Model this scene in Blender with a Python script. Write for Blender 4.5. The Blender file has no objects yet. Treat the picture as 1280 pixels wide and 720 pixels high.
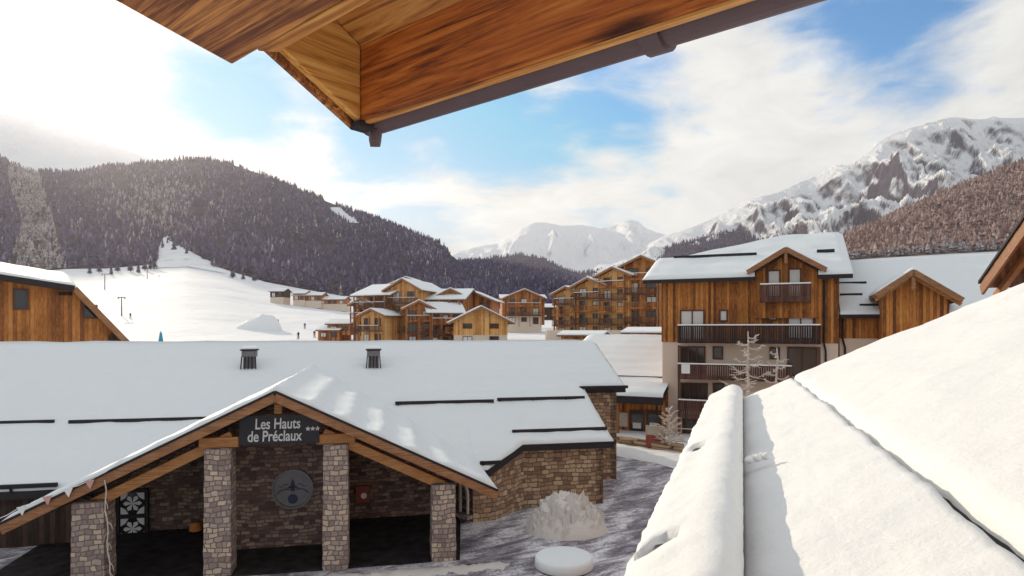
import bpy, math, random
import numpy as np
from mathutils import Vector, Matrix, noise as mn

random.seed(7)
rng = np.random.default_rng(7)
SC = bpy.context.scene
COL = SC.collection
R = math.radians
F = 800.0          # focal length in pixels of the 1280 px wide photograph
CX, HY = 640.0, 410.0
ZC = 7.3           # camera height above the plaza

# ------------------------------------------------------------------ helpers
class Frame:
    """a building's own axes: x along its front, y to the back, z up"""
    def __init__(s, ox, oy, oz, deg):
        s.o = Vector((ox, oy, oz)); s.deg = deg
        a = R(deg); s.ux = Vector((math.cos(a), math.sin(a), 0)); s.uy = Vector((-math.sin(a), math.cos(a), 0))
        d = Vector((0, 0, ZC)) - s.o
        s.cam = Vector((d.dot(s.ux), d.dot(s.uy), d.z))
    def ray(s, px, py):
        w = Vector(((px - CX) / F, 1, (HY - py) / F))
        return Vector((w.dot(s.ux), w.dot(s.uy), w.z))
    def front(s, px, py, y=0.0):
        d = s.ray(px, py); k = (y - s.cam.y) / d.y
        p = s.cam + d * k; return p.x, p.z
    def slope(s, px, py, z0, m):           # on the plane z = z0 + m*y
        d = s.ray(px, py)
        k = (z0 + m * s.cam.y - s.cam.z) / (d.z - m * d.y)
        p = s.cam + d * k; return p.x, p.y
    def level(s, px, py, z):
        d = s.ray(px, py); k = (z - s.cam.z) / d.z
        p = s.cam + d * k; return p.x, p.y

def world(px, py, Y):
    return Vector(((px - CX) / F * Y, Y, ZC + (HY - py) / F * Y))

class MB:
    def __init__(s): s.v = []; s.f = []
    def add(s, vs, fs):
        n = len(s.v); s.v += [tuple(p) for p in vs]; s.f += [tuple(i + n for i in q) for q in fs]; return s
    def box(s, x0, x1, y0, y1, z0, z1):
        return s.add([(x0,y0,z0),(x1,y0,z0),(x1,y1,z0),(x0,y1,z0),(x0,y0,z1),(x1,y0,z1),(x1,y1,z1),(x0,y1,z1)],
                     [(3,2,1,0),(4,5,6,7),(0,1,5,4),(1,2,6,5),(2,3,7,6),(3,0,4,7)])
    def bar(s, p, q, w, h, up=(0,0,1)):
        p = Vector(p); q = Vector(q); d = (q - p).normalized(); up = Vector(up)
        a = d.cross(up).normalized() * (w / 2); b = a.normalized().cross(d).normalized() * (h / 2)
        vs = [p-a-b, p+a-b, p+a+b, p-a+b, q-a-b, q+a-b, q+a+b, q-a+b]
        return s.add(vs, [(0,1,2,3),(7,6,5,4),(4,5,1,0),(5,6,2,1),(6,7,3,2),(7,4,0,3)])
    def prism(s, poly, d):
        """poly: list of 3D points, d: extrusion vector"""
        n = len(poly); d = Vector(d); P = [Vector(p) for p in poly]
        vs = P + [p + d for p in P]
        fs = [tuple(range(n))[::-1], tuple(range(n, 2*n))] + [(i, (i+1) % n, n + (i+1) % n, n + i) for i in range(n)]
        return s.add(vs, fs)
    def tube(s, pts, rad, n=8, cap=True):
        pts = [Vector(p) for p in pts]
        if not isinstance(rad, (list, tuple)): rad = [rad] * len(pts)
        base = len(s.v); prev = None
        for i, p in enumerate(pts):
            t = (pts[min(i+1, len(pts)-1)] - pts[max(i-1, 0)]).normalized()
            ref = Vector((0,0,1)) if abs(t.z) < .9 else Vector((1,0,0))
            a = t.cross(ref).normalized(); b = t.cross(a).normalized()
            for k in range(n):
                an = 2*math.pi*k/n; s.v.append(tuple(p + (a*math.cos(an) + b*math.sin(an)) * rad[i]))
        for i in range(len(pts)-1):
            for k in range(n):
                s.f.append((base+i*n+k, base+i*n+(k+1) % n, base+(i+1)*n+(k+1) % n, base+(i+1)*n+k))
        if cap:
            s.f.append(tuple(base+k for k in range(n))[::-1]); e = base+(len(pts)-1)*n
            s.f.append(tuple(e+k for k in range(n)))
        return s
    def lathe(s, prof, c=(0,0,0), n=24):
        base = len(s.v)
        for r, z in prof:
            for k in range(n):
                a = 2*math.pi*k/n; s.v.append((c[0]+r*math.cos(a), c[1]+r*math.sin(a), c[2]+z))
        for i in range(len(prof)-1):
            for k in range(n):
                s.f.append((base+i*n+k, base+i*n+(k+1) % n, base+(i+1)*n+(k+1) % n, base+(i+1)*n+k))
        s.f.append(tuple(base+k for k in range(n))[::-1]); e = base+(len(prof)-1)*n
        s.f.append(tuple(e+k for k in range(n)))
        return s
    def xf(s, M):
        s.v = [tuple(M @ Vector(p)) for p in s.v]; return s
    def build(s, name, mat, parent=None, smooth=False, bevel=0, M=None, fix=True):
        if M is not None: s.xf(M)
        me = bpy.data.meshes.new(name); me.from_pydata(s.v, [], s.f); me.update()
        if fix:
            import bmesh
            bm = bmesh.new(); bm.from_mesh(me); bmesh.ops.recalc_face_normals(bm, faces=bm.faces); bm.to_mesh(me); bm.free()
        if smooth: me.polygons.foreach_set('use_smooth', [True]*len(me.polygons))
        me.materials.append(mat)
        o = bpy.data.objects.new(name, me); COL.objects.link(o)
        if parent is not None: o.parent = parent
        if bevel:
            b = o.modifiers.new('bevel', 'BEVEL'); b.width = bevel; b.segments = 2; b.limit_method = 'ANGLE'; b.angle_limit = R(40)
        return o

def tag(o, label=None, cat=None, group=None, kind=None):
    if label: o['label'] = label
    if cat: o['category'] = cat
    if group: o['group'] = group
    if kind: o['kind'] = kind
    return o
def empty(name, loc=(0,0,0), deg=0, **k):
    o = bpy.data.objects.new(name, None); COL.objects.link(o); o.empty_display_size = .3
    o.location = loc; o.rotation_euler = (0, 0, R(deg)); return tag(o, **k)
def fempty(name, fr, **k): return empty(name, fr.o, fr.deg, **k)
def copy_tree(o, parent=None):
    c = o.copy(); COL.objects.link(c)
    if parent is not None: c.parent = parent
    for ch in list(o.children): copy_tree(ch, c)
    return c
def fb(x, y, z=0.0, oct=4):
    return mn.fractal(Vector((x, y, z)), 1.0, 2.0, oct)

def np_mesh(name, V, Fc, mat, smooth=False):
    """fast mesh from arrays; Fc is an (n,3) or (n,4) index array"""
    me = bpy.data.meshes.new(name); V = np.asarray(V, dtype=np.float32); Fc = np.asarray(Fc, dtype=np.int32)
    k = Fc.shape[1]
    me.vertices.add(len(V)); me.vertices.foreach_set('co', V.ravel())
    me.loops.add(Fc.size); me.loops.foreach_set('vertex_index', Fc.ravel())
    me.polygons.add(len(Fc)); me.polygons.foreach_set('loop_start', np.arange(0, Fc.size, k, dtype=np.int32))
    if smooth: me.polygons.foreach_set('use_smooth', np.ones(len(Fc), dtype=bool))
    me.update(calc_edges=True); me.validate(); me.materials.append(mat)
    o = bpy.data.objects.new(name, me); COL.objects.link(o); return o

# ------------------------------------------------------------------ materials
def lin(r, g, b):
    f = lambda c: (c/255/12.92) if c/255 <= .04045 else ((c/255+.055)/1.055)**2.4
    return (f(r), f(g), f(b), 1)
class NT:
    def __init__(s, name):
        s.m = bpy.data.materials.new(name); s.m.use_nodes = True; s.t = s.m.node_tree
        s.b = s.t.nodes['Principled BSDF']; s.tc = None
    def n(s, typ, **kw):
        nd = s.t.nodes.new(typ)
        for k, v in kw.items():
            if k.startswith('_'): setattr(nd, k[1:], v)
            else:
                key = int(k[1:]) if k[0] == 'i' and k[1:].isdigit() else k.replace('__', ' ')
                if hasattr(v, 'is_output') or isinstance(v, bpy.types.NodeSocket): s.t.links.new(v, nd.inputs[key])
                else: nd.inputs[key].default_value = v
        return nd
    def co(s, kind='Object'):
        if s.tc is None: s.tc = s.t.nodes.new('ShaderNodeTexCoord')
        return s.tc.outputs[kind]
    def math(s, op, a, b=0.0, c=0.0):
        return s.n('ShaderNodeMath', _operation=op, i0=a, i1=b, i2=c).outputs[0]
    def map(s, v, sc=(1,1,1), loc=(0,0,0), rot=(0,0,0)):
        return s.n('ShaderNodeMapping', Vector=v, Scale=sc, Location=loc, Rotation=rot).outputs[0]
    def noise(s, v, sc, det=4, rough=.55, dist=0.0):
        return s.n('ShaderNodeTexNoise', Vector=v, Scale=sc, Detail=det, Roughness=rough, Distortion=dist).outputs['Fac']
    def ramp(s, f, stops, interp='LINEAR'):
        r = s.n('ShaderNodeValToRGB', Fac=f); r.color_ramp.interpolation = interp
        e = r.color_ramp.elements
        while len(e) < len(stops): e.new(.5)
        for el, (p, c) in zip(e, stops): el.position = p; el.color = c if len(c) == 4 else (*c, 1)
        return r.outputs['Color']
    def mix(s, f, a, b, mode='MIX'):
        nd = s.t.nodes.new('ShaderNodeMix'); nd.data_type = 'RGBA'; nd.blend_type = mode
        for k, v in ((0, f), (6, a), (7, b)):
            if isinstance(v, bpy.types.NodeSocket): s.t.links.new(v, nd.inputs[k])
            else: nd.inputs[k].default_value = v
        return nd.outputs[2]
    def sep(s, v): return s.n('ShaderNodeSeparateXYZ', Vector=v).outputs
    def comb(s, x, y, z): return s.n('ShaderNodeCombineXYZ', X=x, Y=y, Z=z).outputs[0]
    def bump(s, h, strength=.3, dist=.02):
        o = s.n('ShaderNodeBump', Height=h, Strength=strength, Distance=dist).outputs[0]
        s.t.links.new(o, s.b.inputs['Normal']); return o
    def base(s, c, rough=.8, spec=.3):
        if isinstance(c, bpy.types.NodeSocket): s.t.links.new(c, s.b.inputs['Base Color'])
        else: s.b.inputs['Base Color'].default_value = c
        if isinstance(rough, bpy.types.NodeSocket): s.t.links.new(rough, s.b.inputs['Roughness'])
        else: s.b.inputs['Roughness'].default_value = rough
        s.b.inputs['Specular IOR Level'].default_value = spec
        return s.m

def snow_mat(name, sc=1.0, b=.25, col=(.86,.865,.87,1), dist=.02):
    t = NT(name); v = t.co('Object')
    n1 = t.noise(v, .9*sc, 6, .62); n2 = t.noise(v, 16*sc, 7, .72)
    h = t.math('ADD', t.math('MULTIPLY', n1, 2.0), t.math('MULTIPLY', n2, .42))
    t.bump(h, b, dist*2)
    c = t.mix(t.noise(v, 2.2*sc, 6, .6), tuple(x*.95 for x in col[:3])+(1,), col)
    return t.base(c, .7, .25)

def plank_mat(name, dark, mid, light, w=.16, axis='v', grain=1.0, rough=.65, gap=.05, blotch=.35):
    """boards: axis 'v' upright boards on walls, 'x'/'y'/'z' = long along that object axis"""
    t = NT(name); v = t.co('Object'); x, y, z = t.sep(v)
    if axis == 'v': across = t.math('ADD', x, t.math('MULTIPLY', y, .97)); st = (1/w*.9, 1/w*.9, 1.1)
    elif axis == 'x': across = t.math('ADD', z, t.math('MULTIPLY', y, .97)); st = (1.1, 1/w*.9, 1/w*.9)
    elif axis == 'y': across = t.math('ADD', x, t.math('MULTIPLY', z, .97)); st = (1/w*.9, 1.1, 1/w*.9)
    a = t.math('DIVIDE', across, w); fl = t.math('FLOOR', a); fr = t.math('FRACT', a)
    wn = t.n('ShaderNodeTexWhiteNoise', _noise_dimensions='1D', W=fl).outputs['Value']
    off = t.comb(t.math('MULTIPLY', wn, 17.0), t.math('MULTIPLY', wn, 9.0), t.math('MULTIPLY', wn, 23.0))
    vv = t.n('ShaderNodeVectorMath', _operation='ADD', i0=v, i1=off).outputs[0]
    g = t.noise(t.map(vv, st), 2.2*grain, 7, .65, .8)
    bl = t.noise(v, .55, 3, .6)
    f = t.math('ADD', t.math('ADD', t.math('MULTIPLY', g, .75), t.math('MULTIPLY', t.math('SUBTRACT', wn, .5), .38)), t.math('MULTIPLY', t.math('SUBTRACT', bl, .5), blotch))
    c = t.ramp(f, [(.16, dark), (.42, mid), (.72, light)])
    e = t.math('MINIMUM', fr, t.math('SUBTRACT', 1.0, fr))
    line = t.n('ShaderNodeMapRange', Value=e, i1=0.0, i2=gap, i3=0.0, i4=1.0).outputs[0]
    c = t.mix(line, tuple(q*.35 for q in dark[:3])+(1,), c)
    t.bump(t.math('ADD', t.math('MULTIPLY', line, 1.0), t.math('MULTIPLY', g, .4)), .5, .012)
    return t.base(c, rough, .3)

def timber_mat(name, dark, mid, light, along='x', sc=1.0, knots=True, rough=.5):
    """one solid timber: long streaky grain, knots"""
    t = NT(name); v = t.co('Object')
    s = {'x': (.8, 16, 16), 'y': (16, .8, 16), 'z': (16, 16, .8)}[along]
    st = t.map(v, tuple(q*sc for q in s))
    wv = t.n('ShaderNodeTexNoise', Vector=t.map(v, tuple(q*sc*.13 for q in s)), Scale=1.0, Detail=2).outputs['Color']
    wv = t.n('ShaderNodeVectorMath', _operation='SCALE', i0=t.n('ShaderNodeVectorMath', _operation='SUBTRACT', i0=wv, i1=(.5,.5,.5)).outputs[0], Scale=2.4).outputs[0]
    st2 = t.n('ShaderNodeVectorMath', _operation='ADD', i0=st, i1=wv).outputs[0]
    g = t.noise(st2, 1.0, 8, .62, 2.4)
    g2 = t.noise(t.map(v, tuple(q*sc*4 for q in s)), 1.0, 5, .65, .6)
    bl = t.noise(v, 1.7, 4, .6)
    f = t.math('ADD', t.math('MULTIPLY', g, .70), t.math('ADD', t.math('MULTIPLY', g2, .22), t.math('MULTIPLY', bl, .16)))
    c = t.ramp(f, [(.40, dark), (.53, mid), (.67, light)])
    if knots:
        s2 = {'x': (2.2, 6, 6), 'y': (6, 2.2, 6), 'z': (6, 6, 2.2)}[along]
        vo = t.n('ShaderNodeTexVoronoi', Vector=t.map(v, tuple(q*sc for q in s2)), Scale=.55, Randomness=1.0).outputs['Distance']
        k = t.n('ShaderNodeMapRange', Value=vo, i1=.07, i2=.2, i3=.9, i4=0.0).outputs[0]
        c = t.mix(k, c, tuple(q*.4 for q in dark[:3])+(1,))
    t.bump(f, .35, .006)
    return t.base(c, rough, .35)

def stone_mat(name, cols, bw=.34, bh=.16, mortar=(.12,.10,.09,1), sc=1.0):
    t = NT(name); v = t.co('Object'); x, y, z = t.sep(v)
    a = t.math('ADD', x, t.math('MULTIPLY', y, .93))
    p = t.comb(a, z, 0.0)
    d = t.n('ShaderNodeTexNoise', Vector=p, Scale=1.9, Detail=4).outputs['Color']
    d2 = t.n('ShaderNodeVectorMath', _operation='SUBTRACT', i0=d, i1=(.5,.5,.5)).outputs[0]
    sc_ = t.n('ShaderNodeVectorMath', _operation='SCALE', i0=d2, Scale=.27).outputs[0]
    p = t.n('ShaderNodeVectorMath', _operation='ADD', i0=p, i1=sc_).outputs[0]
    br = t.n('ShaderNodeTexBrick', Vector=p, Color1=(0,0,0,1), Color2=(1,1,1,1), Mortar=(0,0,0,1), Scale=1.0/sc, Mortar__Size=.016, Mortar__Smooth=.4, Bias=0.0, Brick__Width=bw, Row__Height=bh)
    br.offset = .5; br.squash = .7; br.squash_frequency = 3
    tone = t.n('ShaderNodeSeparateColor', Color=br.outputs['Color']).outputs[0]
    nz = t.noise(v, 3.5, 5, .6); nf = t.noise(v, 22, 5, .65)
    f = t.math('ADD', t.math('MULTIPLY', tone, .62), t.math('ADD', t.math('MULTIPLY', nz, .3), t.math('MULTIPLY', nf, .16)))
    c = t.ramp(f, [(i/(len(cols)-1)*.8+.1, q) for i, q in enumerate(cols)])
    c = t.mix(br.outputs['Fac'], c, mortar)
    h = t.math('ADD', t.math('SUBTRACT', 1.0, br.outputs['Fac']), t.math('MULTIPLY', nf, .5))
    t.bump(h, .8, .04)
    return t.base(c, .85, .25)

def plain_mat(name, col, rough=.6, spec=.3, var=.25, sc=5.0, metal=0.0):
    t = NT(name); v = t.co('Object'); n = t.noise(v, sc, 5, .6)
    c = t.mix(n, tuple(q*(1-var) for q in col[:3])+(1,), tuple(min(1, q*(1+var)) for q in col[:3])+(1,))
    t.b.inputs['Metallic'].default_value = metal
    t.bump(t.noise(v, sc*6, 3), .15, .01)
    return t.base(c, rough, spec)

def glass_mat(name, col, rough=.08):
    t = NT(name); v = t.co('Object'); n = t.noise(v, .8, 2)
    c = t.mix(n, tuple(q*.6 for q in col[:3])+(1,), tuple(q*1.5 for q in col[:3])+(1,))
    return t.base(c, rough, .6)

M = {}
M['snow_roof'] = snow_mat('roof_snow', 1.2, .34, (.80,.82,.82,1))
M['snow_near'] = snow_mat('near_roof_snow', 2.4, .58, (.87,.86,.835,1), .016)
M['snow_far'] = snow_mat('far_roof_snow', .6, .2)
M['snow_dirty'] = snow_mat('dirty_snow', 2.0, .5, (.72,.67,.62,1), .05)
M['wood_front'] = plank_mat('facade_boards', (.13,.038,.009,1), (.44,.155,.030,1), (.68,.31,.080,1), .17)
M['wood_left'] = plank_mat('left_chalet_boards', (.20,.065,.018,1), (.46,.165,.036,1), (.66,.30,.09,1), .2)
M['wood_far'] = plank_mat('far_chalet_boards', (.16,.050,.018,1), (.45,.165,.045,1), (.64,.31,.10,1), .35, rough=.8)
M['wood_far_lit'] = plank_mat('sunlit_far_boards', (.42,.18,.05,1), (.72,.37,.12,1), (.82,.52,.23,1), .35, rough=.8)  # lighter copy of the far boards, sunlight put into the colour
M['wood_dark'] = plank_mat('dark_boards', (.02,.01,.006,1), (.06,.03,.02,1), (.11,.06,.035,1), .16)
M['wood_soffit'] = plank_mat('soffit_boards', (.10,.035,.012,1), (.22,.09,.03,1), (.34,.16,.06,1), .14, 'y')
M['rake'] = timber_mat('rake_board', (.12,.05,.022,1), (.28,.12,.05,1), (.42,.22,.10,1), 'x', 1.0, False)
M['beam'] = timber_mat('porch_beam', (.20,.075,.022,1), (.42,.18,.055,1), (.58,.30,.11,1), 'x', 1.0, False)
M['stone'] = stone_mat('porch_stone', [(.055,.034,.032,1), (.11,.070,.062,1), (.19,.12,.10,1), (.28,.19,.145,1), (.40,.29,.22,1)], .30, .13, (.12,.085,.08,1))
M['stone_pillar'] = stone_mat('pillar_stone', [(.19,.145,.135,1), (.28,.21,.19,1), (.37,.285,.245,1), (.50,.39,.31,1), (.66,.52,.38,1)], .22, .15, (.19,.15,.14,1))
M['stone_wing'] = stone_mat('wing_stone', [(.15,.085,.055,1), (.28,.17,.105,1), (.40,.25,.15,1), (.52,.35,.21,1), (.62,.46,.30,1)], .36, .17)
M['render'] = plain_mat('beige_render', (.72,.56,.45,1), .9, .15, .08, 1.2)
M['render_white'] = plain_mat('pale_render', (.66,.55,.44,1), .9, .15, .08, 1.2)
M['dark'] = plain_mat('dark_fascia', (.028,.022,.024,1), .7, .25, .3)
M['dark_wood'] = plank_mat('dark_balcony_wood', (.022,.011,.010,1), (.050,.026,.022,1), (.09,.05,.04,1), .13)
M['brown_wood'] = plank_mat('brown_balcony_wood', (.06,.028,.02,1), (.13,.06,.045,1), (.20,.10,.07,1), .13)
M['metal'] = plain_mat('grey_metal', (.16,.15,.16,1), .5, .5, .3, 4, .4)
M['gutter'] = plain_mat('brown_gutter_metal', (.10,.060,.068,1), .5, .4, .2, 8)
M['curtain'] = plain_mat('white_curtain', (.68,.64,.60,1), .85, .3, .12, 3)
M['glass'] = glass_mat('dark_window_glass', (.02,.022,.03,1))
M['glass_warm'] = glass_mat('brown_window_glass', (.05,.035,.03,1))
M['frame'] = plain_mat('brown_window_frame', (.10,.045,.03,1), .6)
M['frame_pale'] = plain_mat('pale_window_frame', (.50,.43,.36,1), .6)
M['white'] = plain_mat('white_paint', (.78,.77,.75,1), .5, .4, .05)
M['sign'] = plain_mat('sign_black', (.012,.012,.018,1), .5, .4, .3)
M['plaque'] = plain_mat('plaque_pale', (.88,.82,.84,1), .5, .4, .1)
M['ink'] = plain_mat('plaque_navy', (.03,.035,.07,1), .5)
M['red'] = plain_mat('red_panel', (.30,.07,.05,1), .6)
M['orange'] = plain_mat('orange_pottery', (.60,.20,.05,1), .6)
M['blue'] = plain_mat('blue_padding', (.02,.30,.45,1), .6)
M['pink'] = plain_mat('pink_cloth', (.55,.33,.30,1), .8)
M['letter'] = plain_mat('sign_lettering', (.60,.58,.57,1), .6)
M['frost'] = plain_mat('frosted_bark', (.60,.52,.45,1), .9, .15, .3, 9)
# ------------------------------------------------------------------ camera, light, sky
SUN_AZ, SUN_EL = -34.8, 15.5
sd = Vector((math.sin(R(SUN_AZ))*math.cos(R(SUN_EL)), math.cos(R(SUN_AZ))*math.cos(R(SUN_EL)), math.sin(R(SUN_EL))))
cam = bpy.data.cameras.new('camera'); cam.sensor_width = 36; cam.lens = 36*F/1280; cam.shift_y = (HY-360)/1280
cam.clip_start = .05; cam.clip_end = 30000
co = bpy.data.objects.new('camera', cam); COL.objects.link(co); co.location = (0,0,ZC); co.rotation_euler = (R(90),0,0)
SC.camera = co
sl = bpy.data.lights.new('sun', 'SUN'); sl.energy = 3.6; sl.angle = R(.6); sl.color = (1, .86, .66)
so = bpy.data.objects.new('sun', sl); COL.objects.link(so); so.rotation_euler = sd.to_track_quat('Z', 'Y').to_euler()

W = bpy.data.worlds.new('World'); SC.world = W; W.use_nodes = True
class WT(NT):
    def __init__(s, w): s.t = w.node_tree; s.tc = None
w = WT(W); bg = W.node_tree.nodes['Background']; bg.inputs['Strength'].default_value = .12
d = w.n('ShaderNodeVectorMath', _operation='NORMALIZE', i0=w.co('Generated')).outputs[0]
sky = w.n('ShaderNodeTexSky', _sky_type='NISHITA', _sun_disc=False, _sun_elevation=R(SUN_EL), _sun_rotation=R(SUN_AZ), _altitude=1500, _air_density=1.0, _dust_density=1.2, _ozone_density=2.5)
W.node_tree.links.new(w.co('Generated'), sky.inputs[0]) if sky.inputs else None
dx, dy, dz = w.sep(d)
den = w.math('ADD', w.math('MAXIMUM', dz, 0.0), .16)
pl = w.comb(w.math('DIVIDE', dx, den), w.math('DIVIDE', dy, den), 0.0)
pl = w.map(pl, (1, 1.25, 1), (3.1, 1.7, 0), (0, 0, R(-28)))
n1 = w.noise(pl, 1.15, 9, .60, .5)
n2 = w.noise(w.map(d, (3, 3, 9)), 2.2, 7, .6, .4)
f = w.math('ADD', w.math('ADD', w.math('MULTIPLY', n1, .85), w.math('MULTIPLY', n2, .60)), -.19)
def pdir(px, py): return Vector(((px-CX)/F, 1, (HY-py)/F)).normalized()
def blob(px, py, rad, amp, elong=None):
    """bias towards clear (negative) or cloudy (positive) sky round one direction"""
    global f
    q = pdir(px, py)
    dt = w.n('ShaderNodeVectorMath', _operation='DOT_PRODUCT', i0=d, i1=tuple(q)).outputs['Value']
    m = w.n('ShaderNodeMapRange', _interpolation_type='SMOOTHSTEP', Value=dt, i1=math.cos(math.atan(rad/F)), i2=1.0, i3=0.0, i4=amp).outputs[0]
    f = w.math('ADD', f, m)
for a in [(545,190,160,-.20),(640,130,140,-.16),(745,200,110,-.22),(840,195,80,-.12),(790,105,90,-.10),(470,225,90,-.12),
          (1070,50,130,-.13),(1180,20,100,-.13),(1135,95,60,-.09),(265,100,90,-.17),(340,120,90,-.13),(170,78,90,-.14),(40,62,100,-.16),(290,150,80,-.08),
          (920,110,130,.16),(1250,100,150,.18),(1010,160,120,.08),(520,290,130,.16),(820,270,170,.18),(680,250,90,.10),(200,30,120,.12),(90,150,150,.16),(1010,230,160,.14),(360,210,90,.14),(120,20,90,.1),(640,170,40,.05),(700,150,60,.10)]:
    blob(*a)
mask = w.n('ShaderNodeMapRange', _interpolation_type='SMOOTHSTEP', Value=f, i1=.27, i2=.66, i3=0.0, i4=1.0).outputs[0]
low = w.n('ShaderNodeMapRange', _interpolation_type='SMOOTHSTEP', Value=dz, i1=.08, i2=.26, i3=.9, i4=0.0).outputs[0]
mask = w.math('MAXIMUM', mask, low)
sdot = w.math('MAXIMUM', w.n('ShaderNodeVectorMath', _operation='DOT_PRODUCT', i0=d, i1=tuple(sd)).outputs['Value'], 0.0)
g1 = w.math('MULTIPLY', w.math('POWER', sdot, 30.0), .45)
g2 = w.math('MULTIPLY', w.math('POWER', sdot, 300.0), 3.0)
g3 = w.math('MULTIPLY', w.math('POWER', sdot, 1500.0), 120.0)
glow = w.math('ADD', w.math('ADD', g1, g2), g3)
thick = w.n('ShaderNodeMapRange', Value=w.noise(w.map(d, (4, 4, 8)), 2.0, 6, .6, .5), i1=.3, i2=.72, i3=.83, i4=1.07).outputs[0]
CLOUD = 6.9
cb = w.math('ADD', w.math('MULTIPLY', thick, CLOUD), glow)
cc = w.n('ShaderNodeVectorMath', _operation='SCALE', i0=(1.0, .995, .95), Scale=cb).outputs[0]
# clear sky: Nishita, its glare round the sun tamed by the thin veil
sk = w.n('ShaderNodeVectorMath', _operation='MINIMUM', i0=sky.outputs[0], i1=(2.9, 3.4, 4.2)).outputs[0]
bluesky = w.mix(1.0, sk, (.50, 1.22, 1.48, 1), 'MULTIPLY')
bluesky = w.n('ShaderNodeVectorMath', _operation='ADD', i0=bluesky, i1=w.n('ShaderNodeVectorMath', _operation='SCALE', i0=(1.0,.97,.9), Scale=glow).outputs[0]).outputs[0]
col = w.mix(mask, bluesky, cc)
W.node_tree.links.new(col, bg.inputs['Color'])

SC.render.engine = 'CYCLES'
vs = SC.view_settings; vs.view_transform = 'Standard'; vs.look = 'None'; vs.exposure = 0.18; vs.gamma = 1.0; vs.use_curve_mapping = False
SC.cycles.use_denoising = True
SC.cycles.max_bounces = 6; SC.cycles.diffuse_bounces = 4; SC.cycles.volume_bounces = 0
SC.cycles.sample_clamp_indirect = 8

# ------------------------------------------------------------------ terrain
def table(px, T):
    return float(np.interp(px, [a for a, b in T], [b for a, b in T]))
FOOT = [(-900,320),(0,345),(75,336),(140,335),(200,329),(235,327),(280,336),(330,352),(430,370),(600,384),(700,390),(830,388),(1000,350),(1040,326),(1160,318),(1290,312),(1700,300),(2300,300)]
def foot(px): return ZC + (HY - table(px, FOOT)) / F * 700
def gz(X, Y):
    """height of the valley floor"""
    if Y <= 60: return 0.0
    px = CX + F * X / Y
    px = max(-900, min(2300, px)); ft = foot(px)
    b = float(np.interp(Y, [60,100,130,160], [0, 2.2, 4.2, 4.6]))
    if Y > 130:
        k = min(1.0, (Y-130)/570.0); b = 4.2 + (ft-4.2)*k**1.15
        b += 2.2*fb(X*.012, Y*.009, 3)*min(1, (Y-130)/120)*(1 - .75*k)
    if Y > 700: b = ft - (Y-700)*.08
    return b
Ys = [-120, -40, 2, 10, 20, 30, 40, 50, 60] + list(np.linspace(66, 200, 40)) + list(np.linspace(206, 720, 90)) + [800, 1000, 1500, 2500, 3900]
Us = np.linspace(-2.3, 2.3, 150)
V = []
for Y in Ys:
    for u in Us:
        X = u * max(Y, 60.0); V.append((X, Y, gz(X, Y)))
nu = len(Us); V = np.array(V)
idx = [(j*nu+i, j*nu+i+1, (j+1)*nu+i+1, (j+1)*nu+i) for j in range(len(Ys)-1) for i in range(nu-1)]
t = NT('valley_snow'); v = t.co('Object')
n_ = t.noise(v, .05, 6, .6); n2_ = t.noise(t.map(v, (1, .35, 1)), .35, 6, .65)
c = t.ramp(t.math('ADD', t.math('MULTIPLY', n_, .6), t.math('MULTIPLY', n2_, .4)), [(.28, (.66,.65,.65,1)), (.5, (.82,.82,.83,1)), (.75, (.87,.87,.87,1))])
t.bump(t.math('ADD', n_, t.math('MULTIPLY', n2_, .5)), .5, 1.2)
M['valley'] = t.base(c, .8, .2)
o = np_mesh('ground', V, idx, M['valley'], True); tag(o, kind='structure')

# wet trodden paving between the buildings
t = NT('wet_paving'); v = t.co('Object')
vr = t.map(v, (1, 1, 1), (0,0,0), (0, 0, R(-35)))
tr = t.noise(t.map(vr, (.5, 1.6, 1)), 1.3, 7, .66, 1.2); fine = t.noise(v, 9, 5, .7); big = t.noise(v, .28, 3, .5)
xr_ = t.sep(t.map(v, (1,1,1), (0,0,0), (0,0,R(27))))[0]
rut = t.math('MULTIPLY', t.math('SINE', t.math('ADD', t.math('MULTIPLY', xr_, 3.9), t.math('MULTIPLY', t.noise(v, .35, 3), 9.0))), .055)
f_ = t.math('ADD', t.math('ADD', t.math('ADD', rut, t.math('MULTIPLY', tr, .80)), t.math('MULTIPLY', fine, .20)), t.math('MULTIPLY', big, .34))
c = t.ramp(f_, [(.46, (.095,.078,.094,1)), (.58, (.22,.185,.215,1)), (.66, (.42,.385,.415,1)), (.75, (.78,.75,.76,1))])
vo = t.n('ShaderNodeTexVoronoi', Vector=v, _feature='DISTANCE_TO_EDGE', Scale=3.4).outputs['Distance']
ln = t.n('ShaderNodeMapRange', Value=vo, i1=0.0, i2=.06, i3=.55, i4=1.0).outputs[0]
c = t.mix(1.0, c, t.comb(ln, ln, ln), 'MULTIPLY')
t.bump(t.math('ADD', t.math('MULTIPLY', tr, 1.0), t.math('ADD', t.math('MULTIPLY', fine, .4), t.math('MULTIPLY', ln, .15))), .7, .08)
rg = t.n('ShaderNodeMapRange', Value=f_, i1=.5, i2=.75, i3=.4, i4=.85).outputs[0]
M['paving'] = t.base(c, rg, .4)
GX, GY = np.meshgrid(np.linspace(-34, 13, 95), np.linspace(6, 40, 70))
V = []
for x, y in zip(GX.ravel(), GY.ravel()):
    edge = 38 + (x-5.5)*(-5/2.8) + .8*fb(x*.5, y*.5, 1) if x > 5.5 else 38 + .8*fb(x*.5, 0, 1)
    V.append((x, min(y, edge), .02 + .03*fb(x*.8, y*.8, 5)))
V = np.array(V); V[:, 2] = np.maximum(V[:, 2], .004)
idx = [(j*95+i, j*95+i+1, (j+1)*95+i+1, (j+1)*95+i) for j in range(69) for i in range(94)]
o = np_mesh('plaza', V, idx, M['paving'], True); tag(o, kind='structure')

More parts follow.
